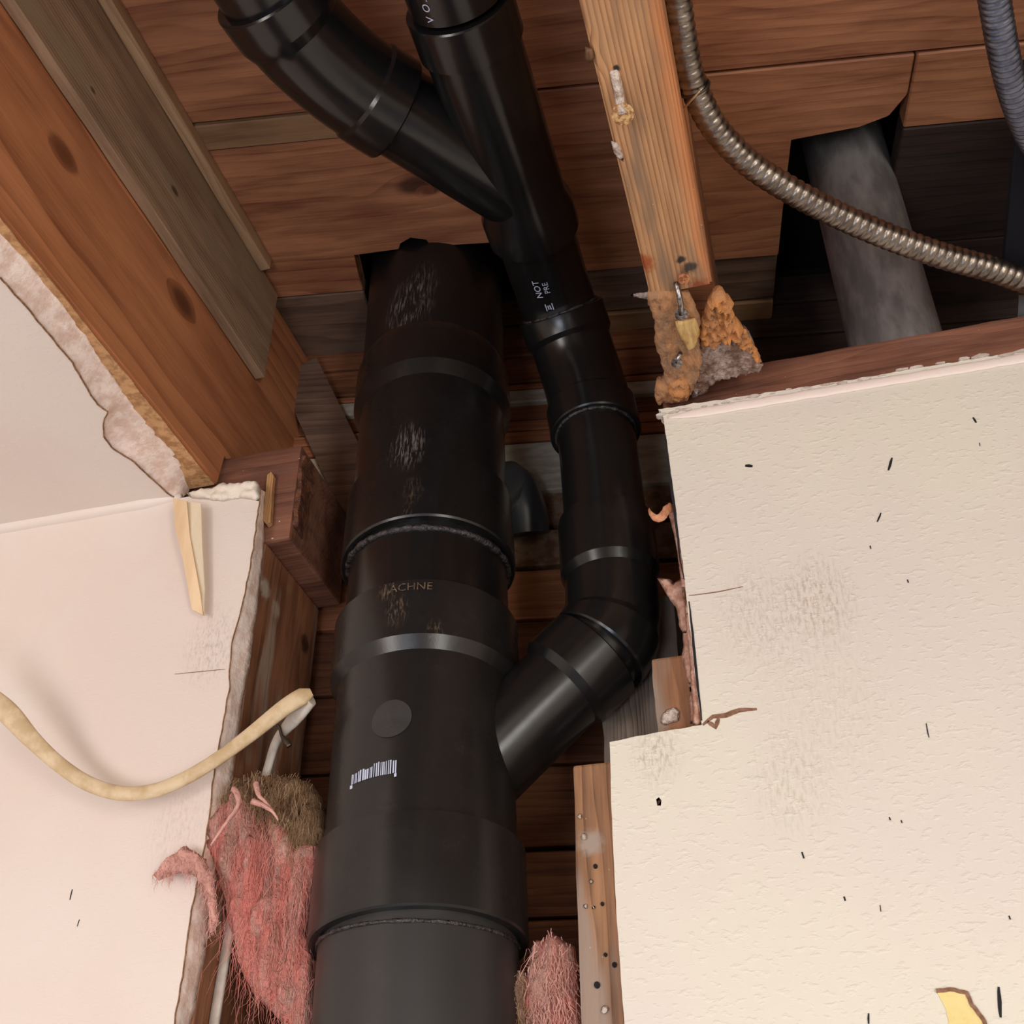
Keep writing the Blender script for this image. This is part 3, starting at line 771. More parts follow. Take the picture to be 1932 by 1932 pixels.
# let-in diagonal brace on the outer wall
a, b = at_v(560, 690, .785), at_v(700, 985, .785)
d = (b - a).normalized(); q = VD.cross(d) * .020
vs = [a + q, b + q, b - q, a - q]; vs = vs + [p + VD * .012 for p in vs]
props(mesh('diagonal_brace', vs, [(0, 1, 2, 3), (4, 7, 6, 5), (0, 4, 5, 1), (1, 5, 6, 2), (2, 6, 7, 3), (3, 7, 4, 0)], W_SUB2), 'dark diagonal brace board in the shadow left of the big stack', 'brace')

# ------------------------------------------------------------------ the 4 inch drain stack
B0, T0 = V((-.230, .642, 1.84)), V((-.254, .682, 2.312))


def ax(z): return B0 + (T0 - B0) * ((z - B0.z) / (T0.z - B0.z))


PRIMER = at(765, 540, Y=.64)
ABS_T = abs_mat('black_plastic_primer_streaks', rough=.38, streak=[(at(762, 560, Y=.62), .030), (at(800, 500, Y=.62), .022)])
ABS_2 = abs_mat('black_plastic_cement_smears', rough=.27, dust=[(at(775, 905, Y=.60), .014), (at(765, 950, Y=.60), .009), (at(895, 935, Y=.605), .010)], streak=[(at(765, 830, Y=.61), .020)])
ABS_3 = abs_mat('black_plastic_stained_fitting', base=.013, rough=.28, dust=[(at(730, 1110, Y=.60), .008), (at(750, 1155, Y=.60), .010), (at(822, 1185, Y=.60), .008), (at(720, 1210, Y=.59), .008)])
st = empty('drain_stack', ax(1.3), 'thick black vertical drain stack with wide hubs between the studs', 'drain pipe')
RP, RH, RB = .0572, .0635, .0585


def zs(z): return (z - 1.3) / (T0 - B0).normalized().z


line = [ax(1.3), ax(2.66)]
pipe('lower_pipe', line, [(zs(1.3), RP), (zs(1.895), RP)], abs_mat('matte_charcoal_pipe', base=.026, rough=.42), st, seg=96, step=.05)
pipe('wye_fitting', line, [(zs(1.8808) - 0, RP), (zs(1.8806), RH - .0010), (zs(1.8818), RH), (zs(1.9349), RH), (zs(1.9365), RB), (zs(2.0466), RB), (zs(2.0548), RH), (zs(2.0975), RH), (zs(2.0984), RH - .001), (zs(2.0984), RP)], ABS_3, st, seg=96, step=.03, sharp=17)
pipe('middle_pipe', line, [(zs(2.09), RP), (zs(2.165), RP)], ABS, st, seg=96, step=.05)
pipe('coupling', line, [(zs(2.1528), RP), (zs(2.1526), RH - .0010), (zs(2.1540), RH), (zs(2.2139), RH - .0012), (zs(2.2160), RB), (zs(2.3019), RB), (zs(2.3137), RH + .0006), (zs(2.3500), RH), (zs(2.3610), RH - .003), (zs(2.3636), RP)], ABS_2, st, seg=96, step=.03, sharp=17)
pipe('closet_pipe', line, [(zs(2.35), .0600), (zs(2.585), .0600)], ABS_T, st, seg=96, step=.05)


def bead(name, z, R, par, a=.0016):
    P = Path([ax(z) + V((math.cos(t) * (R + a * .3), math.sin(t) * (R + a * .3), 0)) for t in [i * 2 * math.pi / 40 for i in range(41)]], 3)
    v_, f_ = sweep(P, [(0, a), (P.L, a)], 10, .002, fn=lambda s, ph, r: r * (1 + .55 * noise.noise(V((s * 120, 0, z)))))
    return mesh(name, v_, f_, ABS_G, par, smooth=True)


bead('cement_bead', 1.8800, RP, st, .0012)
bead('cement_bead', 2.1518, RP, st, .0024)
# wye branch arm and the moulded seam lines
Varm = V((-.113, .676, 2.085)); J = V((-.236, .658, 1.962)); dv = (J - Varm).normalized()
elbow_end = Varm + dv * .050
HUB_S = .0345
P = Path([J, Varm], 2)
La = (J - Varm).length
pipe('wye_arm', [J, Varm], [(.02, .0312), (La - .0535, .0312), (La - .048, .0356), (La - .0205, .0356), (La - .0195, .0346), (La - .0195, .0302)], ABS, st, n=2, seg=64, step=.02)
# back outlet of the stack peeping out on the right
Pq = [ax(2.20) + V((.02, .02, 0)), at_v(955, 915, .765), at_v(985, 960, .775), at_v(992, 1010, .785)]
pipe('side_outlet', Pq, [(0, .020), (-2, .020)], simple('dark_bluegrey_pipe', (.035, .04, .045), .35), st, n=8, seg=32)


def on_cyl(px_, py_, A, D, R):
    r = ray(px_, py_).normalized(); D = V(D).normalized(); w_ = EYE - A
    r2 = r - D * r.dot(D); w2 = w_ - D * w_.dot(D)
    a, b, c = r2.dot(r2), 2 * r2.dot(w2), w2.dot(w2) - R * R
    t = (-b - math.sqrt(max(0, b * b - 4 * a * c))) / (2 * a); p = EYE + r * t
    s = (p - A).dot(D); n_ = (p - A - D * s).normalized(); return p, s, n_, D


def wrap(name, verts2, faces, px_, py_, A, D, R, mat, par, along, lift=.0003, thick=.0):
    """lay flat (x, y) geometry round a pipe; along: 1 text x runs with D, -1 against, 0 x runs round the pipe and y along D"""
    p, s, n_, D = on_cyl(px_, py_, A, D, R); tdir = None
    out = []
    for x, y in verts2:
        if along: ds = along * x; tan = n_.cross(D * along); arc = y
        else: ds = y; tan = D.cross(n_); arc = x
        t = arc / R; nn = n_ * math.cos(t) + tan * math.sin(t)
        out.append(A + D * (s + ds) + nn * (R + lift))
    return mesh(name, out, faces, mat, par)


def text2d(body, size):
    c = bpy.data.curves.new('t', 'FONT'); c.body = body; c.size = size; c.resolution_u = 3; c.align_x = 'CENTER'; c.align_y = 'CENTER'
    o = bpy.data.objects.new('t', c); COL.objects.link(o)
    m = bpy.data.meshes.new_from_object(o.evaluated_get(bpy.context.evaluated_depsgraph_get()))
    vs = [(v.co.x, v.co.y) for v in m.vertices]; fs = [tuple(p.vertices) for p in m.polygons]
    bpy.data.objects.remove(o); bpy.data.curves.remove(c); bpy.data.meshes.remove(m); return vs, fs


DS = (T0 - B0).normalized()
# round blank disc, barcode print, moulded letters
n = 40
disc = [(0, 0)] + [(math.cos(t) * .0128, math.sin(t) * .0128) for t in [i * 2 * math.pi / n for i in range(n)]]
wrap('round_blank', disc, [(0, i + 1, (i + 1) % n + 1) for i in range(n)], 738, 1356, ax(1.3), DS, RB, RUBBER, st, 0, .0005)
rnd = random.Random(7); x = -.0155; bv, bf = [], []
while x < .0150:
    w_ = rnd.choice([.0005, .0008, .0012]); h0 = -.0038 - .0002 * rnd.random(); h1 = .0022 + .0014 * rnd.random() + (.002 if x > 0 else 0)
    k = len(bv); bv += [(x, h0), (x + w_, h0), (x + w_, h1), (x, h1)]; bf.append((k, k + 1, k + 2, k + 3)); x += w_ + rnd.choice([.0004, .0006, .0009])
k = len(bv); bv += [(-.0165, -.0062), (.0155, -.0062), (.0155, -.0040), (-.0165, -.0040)]
bf.append((k, k + 1, k + 2, k + 3))
bc = wrap('barcode_print', bv, bf, 703, 1456, ax(1.3), DS, RB, INK, st, 0, .0004); bc['kind'] = 'stuff'; bc['label'] = 'white printed barcode stripes'
for s_, x_, y_, z_ in [('ACHNE', 775, 1108, .0085), ('V  4', 755, 1150, .0080), ('DWV', 740, 1178, .0055)][:1]:
    v2, f2 = text2d(s_, z_); w_ = wrap('moulded_lettering', v2, f2, x_, y_, ax(1.3), DS, RH, TANINK, st, 0, .0006); w_['kind'] = 'stuff'

# ------------------------------------------------------------------ the 2 inch line with its upper wye
bl = empty('branch_drain', (-.14, .4, 2.385), 'thinner black drain line running under the floor boards and down into the stack', 'drain pipe')
RS, HS = .0300, .0352
HY = [V((-.14, y, 2.385)) for y in (.20, .62)]
pipe('inlet_pipe', [V((-.14, .02, 2.385)), V((-.14, .43, 2.385))], [(0, RS + .0012), (.36, RS + .0012)], ABS, bl, seg=64, step=.05)
yb_ = lambda x, y, Z=2.350: at(x, y, Z=Z).y
yr0 = yb_(862, 63)
W0 = [V((-.14, .38, 2.385)), V((-.14, .70, 2.385))]
ABS_W = abs_mat('black_plastic_wye', rough=.20)
q0, q1, q2, q3, q4 = (v - .33 for v in (yr0, yb_(888, 137), yb_(985, 428), yb_(992, 452), yb_(1012, 492)))
W0 = [V((-.14, .33, 2.385)), V((-.14, .62, 2.385))]
pipe('wye_body', W0, [(q0, RS), (q0, HS - .001), (q0 + .001, HS), (q1, HS), (q1 + .0008, RS + .0024), (q2, RS + .0018), (q3, HS), (q4, HS), (q4 + .001, HS - .001), (q4 + .001, RS)], ABS_W, bl, seg=64, step=.03, sharp=17)
DN = [V((-.14, .56, 2.385)), V((-.14, .62, 2.383)), V((-.1375, .650, 2.372)), V((-.131, .6745, 2.340)), V((-.123, .683, 2.295)), V((-.118, .682, 2.24)), V((-.1150, .680, 2.15)), V((-.1140, .679, 2.112)), V((-.1165, .6775, 2.091)), Varm + dv * .016, Varm + dv * .045, Varm + dv * .08]
PD = Path(DN, 14)


def s_near(pt):
    best = min(range(len(PD.p)), key=lambda i: (PD.p[i] - V(pt)).length); return PD.s[best]


def dn(name, prof, mat=ABS, **kw):
    v_, f_ = sweep(PD, prof, 64, .004, **kw); return mesh(name, v_, f_, mat, bl, smooth=True, sharp=17)


sA = s_near((-.14, .652, 2.374)); sC = s_near((-.121, .684, 2.285))
sD = s_near(at(1136, 985, Y=.68)); sE = s_near(Varm + dv * .016)
sF = s_near(V((-.1155, .68, at(1120, 1044, Y=.648).z)))
dn('short_pipe', [(.01, RS), (sA + .01, RS)])
dn('upper_elbow', [(sA, RS), (sA, HS - .001), (sA + .001, HS), (sA + .022, HS), (sA + .028, RS + .0022), (sC - .012, RS + .0022), (sC - .008, HS), (sC + .018, HS), (sC + .019, HS - .001), (sC + .019, RS)])
dn('riser_pipe', [(sC + .01, RS), (sD + .01, RS)])
dn('lower_elbow', [(sD, RS), (sD, HS - .001), (sD + .004, HS - .0006), (sF, HS - .0004), (sF + .007, RS + .0022), (sE - .022, RS + .0030), (sE - .016, HS), (sE - .001, HS + .0004), (sE, HS - .0006), (sE, RS - .002)])
dn('nipple', [(sE - .004, .0310), (sE + .02, .0310)])
pA, tA, nA, bA = PD.at(sA - .0005)
for nm, s0 in (('cement_bead', sA - .0006), ('cement_bead', sC + .0196)):
    p, t, a, b = PD.at(s0)
    Pb = Path([p + (a * math.cos(q) + b * math.sin(q)) * (RS + .0006) for q in [i * 2 * math.pi / 40 for i in range(41)]], 3)
    v_, f_ = sweep(Pb, [(0, .0013), (Pb.L, .0013)], 8, .002, fn=lambda s, ph, r: r * (1 + .6 * noise.noise(V((s * 150, 0, 2)))))
    mesh(nm, v_, f_, ABS_G, bl, smooth=True)
# 45 degree arm with its elbow turning back along the joists
BR = [V((-.14, .533, 2.385)), V((-.170, .494, 2.385)), V((-.196, .459, 2.385)), V((-.2140, .4360, 2.385)), V((-.2330, .4060, 2.385)), V((-.2470, .372, 2.385)), V((-.2550, .330, 2.385)), V((-.262, .26, 2.385)), V((-.270, .12, 2.385))]
PB_ = Path(BR, 12)
sh = min(range(len(PB_.p)), key=lambda i: (PB_.p[i] - V((-.2055, .4470, 2.385))).length); sh = PB_.s[sh]
se = min(range(len(PB_.p)), key=lambda i: (PB_.p[i] - V((-.2535, .343, 2.385))).length); se = PB_.s[se]
v_, f_ = sweep(PB_, [(0, RS + .0016), (sh + .01, RS + .0010)], 64, .01); mesh('wye_arm', v_, f_, ABS_W, bl, smooth=True, sharp=17)
v_, f_ = sweep(PB_, [(sh, RS), (sh, HS), (sh + .0012, HS + .0008), (sh + .024, HS + .0006), (sh + .0265, RS + .0040), (se - .030, RS + .0040), (se - .022, HS + .0012), (se - .0012, HS + .0012), (se, HS), (se, RS)], 64, .004)
mesh('branch_elbow', v_, f_, ABS_W, bl, smooth=True, sharp=17)
v_, f_ = sweep(PB_, [(se - .01, RS + .001), (PB_.L, RS + .001)], 64, .01); mesh('branch_pipe', v_, f_, ABS, bl, smooth=True, sharp=17)
# printing on the pipes
Dm = V((0, -1, 0))
for s_, x_, y_, z_ in [('NOT', 1015, 546, .0070), ('PRE', 1031, 543, .0060)]:
    v2, f2 = text2d(s_, z_); v2 = [(x * 1.15, y) for x, y in v2]
    i = PD.at(.045); A_, D_ = PD.at(.02)[0], (PD.at(.07)[0] - PD.at(.02)[0]).normalized()
    o = wrap('printed_lettering', v2, f2, x_, y_, A_, D_, RS, INK, bl, -1, .0004); o['kind'] = 'stuff'
v2 = [(-.004, -.003), (.004, -.003), (.004, -.0022), (-.004, -.0022), (-.004, .0022), (.004, .0022), (.004, .003), (-.004, .003), (-.004, -.0022), (-.0032, -.0022), (-.0032, .0022), (-.004, .0022),
      (-.002, -.0014), (.0025, -.0010), (.0025, -.0002), (-.002, -.0004), (-.0015, .0003), (.0025, .0005), (.0020, .0014), (-.002, .0012)]
A_, D_ = PD.at(.02)[0], (PD.at(.07)[0] - PD.at(.02)[0]).normalized()
o = wrap('printed_emblem', v2, [(0, 1, 2, 3), (4, 5, 6, 7), (8, 9, 10, 11), (12, 13, 14, 15), (16, 17, 18, 19)], 1037, 580, A_, D_, RS, INK, bl, -1, .0004); o['kind'] = 'stuff'
for s_, x_, y_ in [('P', 797, -14), ('.', 803, 1), ('O', 805, 15), ('V', 813, 37)]:
    v2, f2 = text2d(s_, .0072)
    if s_ == '.': v2 = [(x, y + .001) for x, y in v2]
    o = wrap('printed_lettering', v2, f2, x_, y_, V((-.14, .45, 2.385)), V((0, 1, 0)), RS + .0012, INK, bl, -1, .0004)

# ------------------------------------------------------------------ other pipes and conduits
gx = at(1690, 640, Y=.715).x
vp = empty('vent_pipe', (.1100, .682, 1.9), 'sooty grey iron pipe rising behind the right plate through a sawn hole', 'vent pipe')
pipe('pipe_body', [V((.1100, .682, 1.9)), V((.1100, .682, 2.588))], [(0, .0335), (-2, .0335)], GREYPIPE, vp, n=4, seg=64, step=.05)


def flex(name, pts, R, pitch, mat, label, seg=40, amp=.10):
    P = Path(pts, 16)
    def f(s, ph, r):
        t = (s / pitch + ph / (2 * math.pi)) % 1
        return r * (1 - amp + amp * 1.6 * math.sin(math.pi * t) ** .6)
    v_, f_ = sweep(P, [(0, R), (P.L, R)], seg, pitch / 7, fn=f)
    o = mesh(name, v_, f_, mat, smooth=True); return props(o, label, 'conduit'), P


cpts = [at(x, y, Z=z) for x, y, z in [(1262, -150, 2.31), (1274, -30, 2.305), (1286, 60, 2.30), (1305, 150, 2.295), (1345, 235, 2.29), (1410, 305, 2.285), (1490, 358, 2.28), (1580, 405, 2.275), (1680, 448, 2.27), (1780, 483, 2.266), (1870, 508, 2.264), (1960, 540, 2.262), (2080, 590, 2.26)]]
flex('flexible_conduit', cpts, .0080, .0056, STEEL, 'shiny ribbed steel conduit sagging from the narrow joist across the right opening')
cp2 = [at(x, y, Z=z) for x, y, z in [(1850, -150, 2.25), (1866, -60, 2.25), (1878, 10, 2.25), (1890, 80, 2.25), (1905, 150, 2.252), (1926, 215, 2.256), (1955, 275, 2.262), (2010, 350, 2.27)]]
flex('flexible_conduit', cp2, .0076, .0040, STEEL_B, 'bluish ribbed conduit coming down in the upper right corner')
c = at(1313, 168, Z=2.2935)
P = Path(cpts, 16); sc = min(range(len(P.p)), key=lambda i: (P.p[i] - c).length); p, t, a, b = P.at(P.s[sc])
Pb = Path([p + (a * math.cos(q) + b * math.sin(q)) * .0087 for q in [i * 2 * math.pi / 30 for i in range(31)]], 3)
tie = empty('tie_wire', p, 'thin wire looped round the steel conduit beside the narrow joist', 'wire')
v_, f_ = sweep(Pb, [(0, .0009), (Pb.L, .0009)], 8, .002); mesh('wire_loop', v_, f_, RUST, tie, smooth=True)
Pb = Path([at(1322, 170, Z=2.286), at(1305, 188, Z=2.284), at(1287, 210, Z=2.287)], 6)
v_, f_ = sweep(Pb, [(0, .0007), (Pb.L, .0007)], 8, .002); mesh('wire_tail', v_, f_, simple('brassy_wire', sr(190, 160, 120), .4, .8), tie, smooth=True)
du = empty('metal_duct', (.25, .5, 2.27), 'dark duct at the right edge below the bluish conduit', 'duct')
box('duct_body', (.1735, .44, 2.274), (.34, .60, 2.280), BLACKISH, du, bev=.001)
box('duct_side', (.31, .44, 2.280), (.335, .60, 2.40), BLACKISH, du, bev=.001)
pipe('duct_collar', [V((.30, .668, 2.272)), V((.194, .668, 2.300))], [(0, .012), (-2, .012)], simple('grey_collar', sr(92, 92, 92), .6), du, n=3, seg=24)

# ------------------------------------------------------------------ rotted wood at the joist end, nails, chip
TZ = JZ + .001
rw = empty('rotted_wood', at(1320, 650, Z=2.236), 'torn orange-brown rotted wood at the corner of the right wall board', 'rotted wood')
o1 = [(1222, 552), (1260, 548), (1300, 553), (1312, 575), (1322, 600), (1318, 640), (1325, 680), (1318, 715), (1308, 735), (1300, 750), (1288, 757), (1240, 759), (1234, 745), (1238, 725), (1252, 720), (1252, 700), (1243, 670), (1234, 645), (1236, 620), (1232, 590), (1222, 575)]
o2 = [(1326, 588), (1332, 568), (1344, 556), (1356, 552), (1368, 555), (1372, 566), (1382, 572), (1381, 585), (1384, 592), (1384, 602), (1398, 610), (1405, 622), (1404, 640), (1385, 642), (1360, 648), (1340, 650), (1318, 652), (1316, 620), (1320, 604), (1332, 600)]
o3 = [(1316, 645), (1345, 640), (1390, 630), (1404, 628), (1412, 625), (1420, 640), (1428, 662), (1441, 688), (1430, 698), (1400, 702), (1350, 716), (1322, 742), (1304, 748), (1300, 735), (1310, 690)]
o4 = [(1384, 640), (1404, 622), (1410, 624), (1418, 640), (1430, 662), (1440, 688), (1428, 684), (1410, 662), (1390, 656)]
Ps = lambda l, z, sd, amp=.0012: dense([at(x, y, Z=z) for x, y in l], .0015, amp, sd, V((0, 0, 1)))
pillow('brown_slab', Ps(o1, 2.236, 21), (0, 0, -1), .0035, TORN, rw, step=.0018, width=.003, rough=.42, back=2.5, stretch=(420, 110, 200))
pillow('orange_tuft', Ps(o2, 2.238, 22, .0020), (0, 0, -1), .005, TORN_O, rw, step=.0016, width=.004, rough=.8, back=2, seed=4, stretch=(480, 260, 300))
pillow('grey_crust', Ps(o3, 2.240, 23, .0012), (0, 0, -1), .005, TORN_G, rw, step=.0018, width=.004, rough=.4, back=2, seed=7, stretch=(420, 180, 300))
pillow('orange_edge', Ps(o4, 2.2375, 24, .0015), (0, 0, -1), .0035, TORN_O, rw, step=.0016, width=.004, rough=.8, freq=320, back=1, seed=9)
pillow('orange_knob', Ps([(1262, 722), (1282, 712), (1298, 715), (1304, 730), (1300, 748), (1286, 756), (1265, 750), (1258, 736)], 2.233, 25), (0, 0, -1), .004, TORN_O, rw, step=.0018, width=.006, rough=.8, freq=260, seed=11)
props(pillow('wood_chip', Ps([(1274, 606), (1300, 602), (1312, 600), (1318, 612), (1320, 632), (1312, 655), (1304, 660), (1297, 660), (1284, 640), (1276, 622)], 2.2290, 26, .0004), (0, 0, -1), .0016, CHIP, step=.0018, width=.003, rough=.4, freq=200), 'pale yellow wood chip caught under the lower nail on the rotted wood', 'wood chip')


def nail(label, head, shank, hz, R, hm, sm, tilt=(0, -.3, -1)):
    p = at(*head, Z=hz); t = empty('nail', p, label, 'nail')
    n_ = V(tilt).normalized(); a = n_.cross(V((1, 0, 0))).normalized(); b = n_.cross(a)
    prof = [(0, .0), (.85, .0), (1, -.0002), (1, -.0008), (.8, -.0011)]
    vs, fs = [p + n_ * .0004], []
    for r, h in prof[1:]:
        for k in range(24):
            q = 2 * math.pi * k / 24; vs.append(p + (a * math.cos(q) + b * math.sin(q)) * R * r + n_ * h)
    for k in range(24): fs.append((0, 1 + k, 1 + (k + 1) % 24))
    for i in range(len(prof) - 2):
        for k in range(24): fs.append((1 + i * 24 + k, 1 + (i + 1) * 24 + k, 1 + (i + 1) * 24 + (k + 1) % 24, 1 + i * 24 + (k + 1) % 24))
    fs.append(tuple(1 + (len(prof) - 2) * 24 + k for k in range(24)))
    mesh('head', vs, fs, hm, t, smooth=True, sharp=40)
    P = Path([p - n_ * .0004] + [at(x, y, Z=z) for x, y, z in shank], 5)
    v_, f_ = sweep(P, [(0, R * .42), (P.L, R * .42)], 12, .002); mesh('shank', v_, f_, sm, t, smooth=True)
    return t


nail('bent nail with a pale ring head and white crust, topmost on the narrow joist', (1175, 216), [(1170, 190, 2.2325), (1166, 165, 2.2335), (1158, 132, 2.2375)], 2.2280, .0060, simple('pale_ring_head', sr(214, 178, 122), .5, .3, col2=sr(150, 100, 64), nscale=500, bmp=.6, bscale=900), PLASTER)
nail('nail with a coppery head near the broken end of the narrow joist', (1290, 527), [(1289, 520, 2.2365), (1288, 516, 2.240)], 2.2325, .0037, NAIL_CU, NAIL_CU)
nail('bent steel nail with a bright domed head above the yellow wood chip', (1286, 594), [(1284, 570, 2.2265), (1280, 552, 2.2305), (1276, 533, 2.236)], 2.2240, .0043, NAIL_ST, NAIL_ST)
nail('small bright nail head, lowest on the rotted wood', (1277, 685), [(1280, 675, 2.2275), (1284, 665, 2.231)], 2.2258, .0037, NAIL_ST, NAIL_ST)

# ------------------------------------------------------------------ torn paper, slivers, stick
pf = empty('torn_paper', at(1270, 1000, Y=.622), 'torn pinkish paper strip with a curled hook on the edge of the right wall board', 'torn paper')
strip = [at(x, y, Y=.626) for x, y in [(1262, 950), (1278, 955), (1286, 1010), (1292, 1060), (1297, 1105), (1288, 1120), (1280, 1060), (1272, 1010), (1262, 975)]]
pillow('strip', dense(strip, .0015, .0005, 31, V((0, 1, 0))), (0, -1, 0), .0012, PAPER_P, pf, step=.0018, width=.003)
strip = [at(x, y, Y=.623) for x, y in [(1297, 1100), (1303, 1150), (1312, 1240), (1324, 1366), (1308, 1368), (1302, 1260), (1292, 1150)]]
pillow('lower_strip', dense(strip, .0015, .0004, 33, V((0, 1, 0))), (0, -1, 0), .0010, PAPER_P, pf, step=.0018, width=.003)
P = Path([at(1268, 957, Y=.624), at(1258, 962, Y=.618), at(1250, 974, Y=.612), at(1238, 978, Y=.610), at(1227, 968, Y=.612), at(1224, 960, Y=.615)], 8)
v_, f_ = sweep(P, [(0, .0032), (P.L * .5, .0030), (P.L, .0008)], 10, .002, ell=lambda s: (1, .3), fn=lambda s, ph, r: r * (1 + .3 * noise.noise(V((s * 300, ph, 0)))))
mesh('curled_hook', v_, f_, simple('orange_pink_paper', sr(222, 160, 122), .8, col2=sr(196, 128, 92), nscale=200), pf, smooth=True)

tp_ = dense([at(x, y, Y=.6195) for x, y in [(350, 930), (380, 925), (420, 912), (455, 912), (488, 908), (492, 925), (488, 945), (455, 940), (420, 946), (385, 942), (362, 940)]], .002, .0006, 35, V((0, 1, 0)))
pp = props(pillow('torn_paper', tp_, (0, -1, 0), .0035, simple('white_painted_paper', sr(232, 220, 204), .6, bmp=.5, bscale=200), step=.0022, width=.006, rough=.9, freq=110), 'crumpled white painted paper lip on top of the left wall board', 'torn paper')


def sliver(name, px4, y0, thick, mat, label, cat='splinter'):
    pts = [at(x, y, Y=y0 + dy) for x, y, dy in px4]
    n = len(pts); vs = pts + [p + V((0, thick, 0)) for p in pts]
    fs = [tuple(range(n)), tuple(range(2 * n - 1, n - 1, -1))] + [(i, (i + 1) % n, n + (i + 1) % n, n + i) for i in range(n)]
    return vs, fs


sp = empty('wood_splinter', at(340, 950, Y=.60), 'long pale split wood sliver hanging from the ceiling corner on the left wall', 'splinter')
vs, fs = sliver('', [(326, 940, 0), (352, 945, 0), (358, 1010, .002), (378, 1120, .006), (383, 1160, .009), (362, 1150, .009), (346, 1060, .004), (331, 1000, 0)], .6030, .0018, None, '')
mesh('front_face', vs, fs, PALE_WOOD, sp)
vs, fs = sliver('', [(353, 946, 0), (379, 950, .003), (381, 1020, .004), (386, 1110, .006), (384, 1160, .006), (378, 1120, .003), (359, 1010, 0)], .6062, .0014, None, '')
mesh('side_face', vs, fs, simple('paler_split_wood', sr(240, 222, 192), .6, bmp=.2, bscale=400), sp)
vs = [at(x, y, Y=.630) for x, y in [(504, 896), (511, 890), (516, 897), (514, 915), (510, 985), (503, 990), (495, 980), (497, 965), (501, 930)]]
props(extrude_poly('wood_stick', vs, (0, .004, 0), [TAN_STICK]), 'short tan stick wedged beside the left wall board top', 'stick')

sc_ = [at(x, y, Z=2.30) for x, y in [(1190, 556), (1208, 552), (1224, 550), (1234, 552), (1236, 566), (1222, 566), (1210, 564), (1200, 560), (1192, 560)]]
props(pillow('paper_scrap', dense(sc_, .0015, .0006, 51, V((0, 0, 1))), (0, 0, -1), .0012, PLASTER, step=.0018, width=.003), 'small white scrap sticking out left of the narrow joist end', 'paper scrap')

# ------------------------------------------------------------------ cable and staple
cb = empty('electric_cable', at(250, 1500, Y=.6), 'flat cream electric cable drooping across the left wall into the cavity', 'cable')
cpx = [(-160, 1210, .540), (-60, 1285, .560), (10, 1340, .572), (60, 1395, .582), (115, 1445, .590), (170, 1480, .596), (230, 1497, .600), (290, 1492, .602), (350, 1468, .604), (410, 1432, .605), (470, 1388, .606), (530, 1340, .607), (560, 1320, .608), (588, 1306, .610)]
P = Path([at(x, y, Y=d_) for x, y, d_ in cpx], 8, up=V((0, -1, 0)))
def cell(s):
    t = s / P.L
    k = 1.0 + .45 * math.exp(-((t - .25) / .09) ** 2)
    return (.52, k)
v_, f_ = sweep(P, [(0, .0048), (P.L * .8, .0046), (P.L - .006, .0062), (P.L, .0030)], 20, .004, ell=cell)
mesh('front_run', v_, f_, CABLE, cb, smooth=True, sharp=50)
P2_ = Path([at(x, y, Y=d_) for x, y, d_ in [(586, 1318, .6115), (565, 1345, .618), (538, 1375, .628), (520, 1402, .640), (505, 1450, .650), (480, 1540, .655), (455, 1640, .655), (436, 1740, .652), (404, 1932, .650), (380, 2100, .650)]], 8, up=V((0, -1, 0)))
v_, f_ = sweep(P2_, [(0, .0058), (.02, .0056), (.035, .0040), (P2_.L, .0046)], 20, .004, ell=lambda s: (.55, 1.0))
mesh('return_run', v_, f_, CABLE_W, cb, smooth=True, sharp=50)
P = Path([at(x, y, Y=.625) for x, y in [(522, 1368), (527, 1372), (532, 1388), (541, 1400), (546, 1408)]], 6, up=V((0, -1, 0)))
v_, f_ = sweep(P, [(0, .0010), (P.L * .5, .0012), (P.L * .75, .0024), (P.L, .0018)], 10, .001, ell=lambda s: (.5, 1))
props(mesh('cable_staple', v_, f_, RUST, smooth=True), 'small dark metal staple pinning the cable fold to the left stud', 'staple')

# ------------------------------------------------------------------ glass wool
def fibres(name, outline, plane, nrm, thick, count, mat, par, down, ln=(.010, .030), wob=.004, seed=0, r=.00028):
    rn = random.Random(seed); nrm = V(nrm)
    pts = [at(x, y, Y=plane) for x, y in outline]
    P = [(p.x, p.z) for p in pts]; xs = [p[0] for p in P]; zs_ = [p[1] for p in P]
    vs, fs = [], []
    made = 0
    while made < count:
        q = (rn.uniform(min(xs), max(xs)), rn.uniform(min(zs_), max(zs_)))
        if not inside(q, P): continue
        made += 1
        d = edist(q, P); k = min(1, d / .012); k = math.sqrt(max(0, 1 - (1 - k) ** 2))
        p = V((q[0], plane, q[1])) + nrm * (thick * k * rn.uniform(.75, 1.25) + .0006)
        L = rn.uniform(*ln); st_ = 6
        ang = down + rn.gauss(0, .35); dr = V((math.sin(ang), 0, -math.cos(ang)))
        rr = r * rn.uniform(.6, 1.5); o_ = rn.uniform(0, 90)
        for i in range(st_ + 1):
            t = i / st_
            c = p + dr * (L * t) + V((noise.noise(V((o_, t * 2.2, 0))), .7 * noise.noise(V((o_, t * 2.2, 7))) - .1 * t, noise.noise(V((o_, t * 2.2, 3))))) * wob
            rad = rr * (1 - .7 * t)
            for a_ in (0, 2.09, 4.19): vs.append(c + V((math.cos(a_) * rad, math.sin(a_) * rad, 0)))
            if i:
                b_ = len(vs) - 6
                for j in range(3): fs.append((b_ + j, b_ + (j + 1) % 3, b_ + 3 + (j + 1) % 3, b_ + 3 + j))
    o = mesh(name, vs, fs, mat, par); o['kind'] = 'stuff'; return o


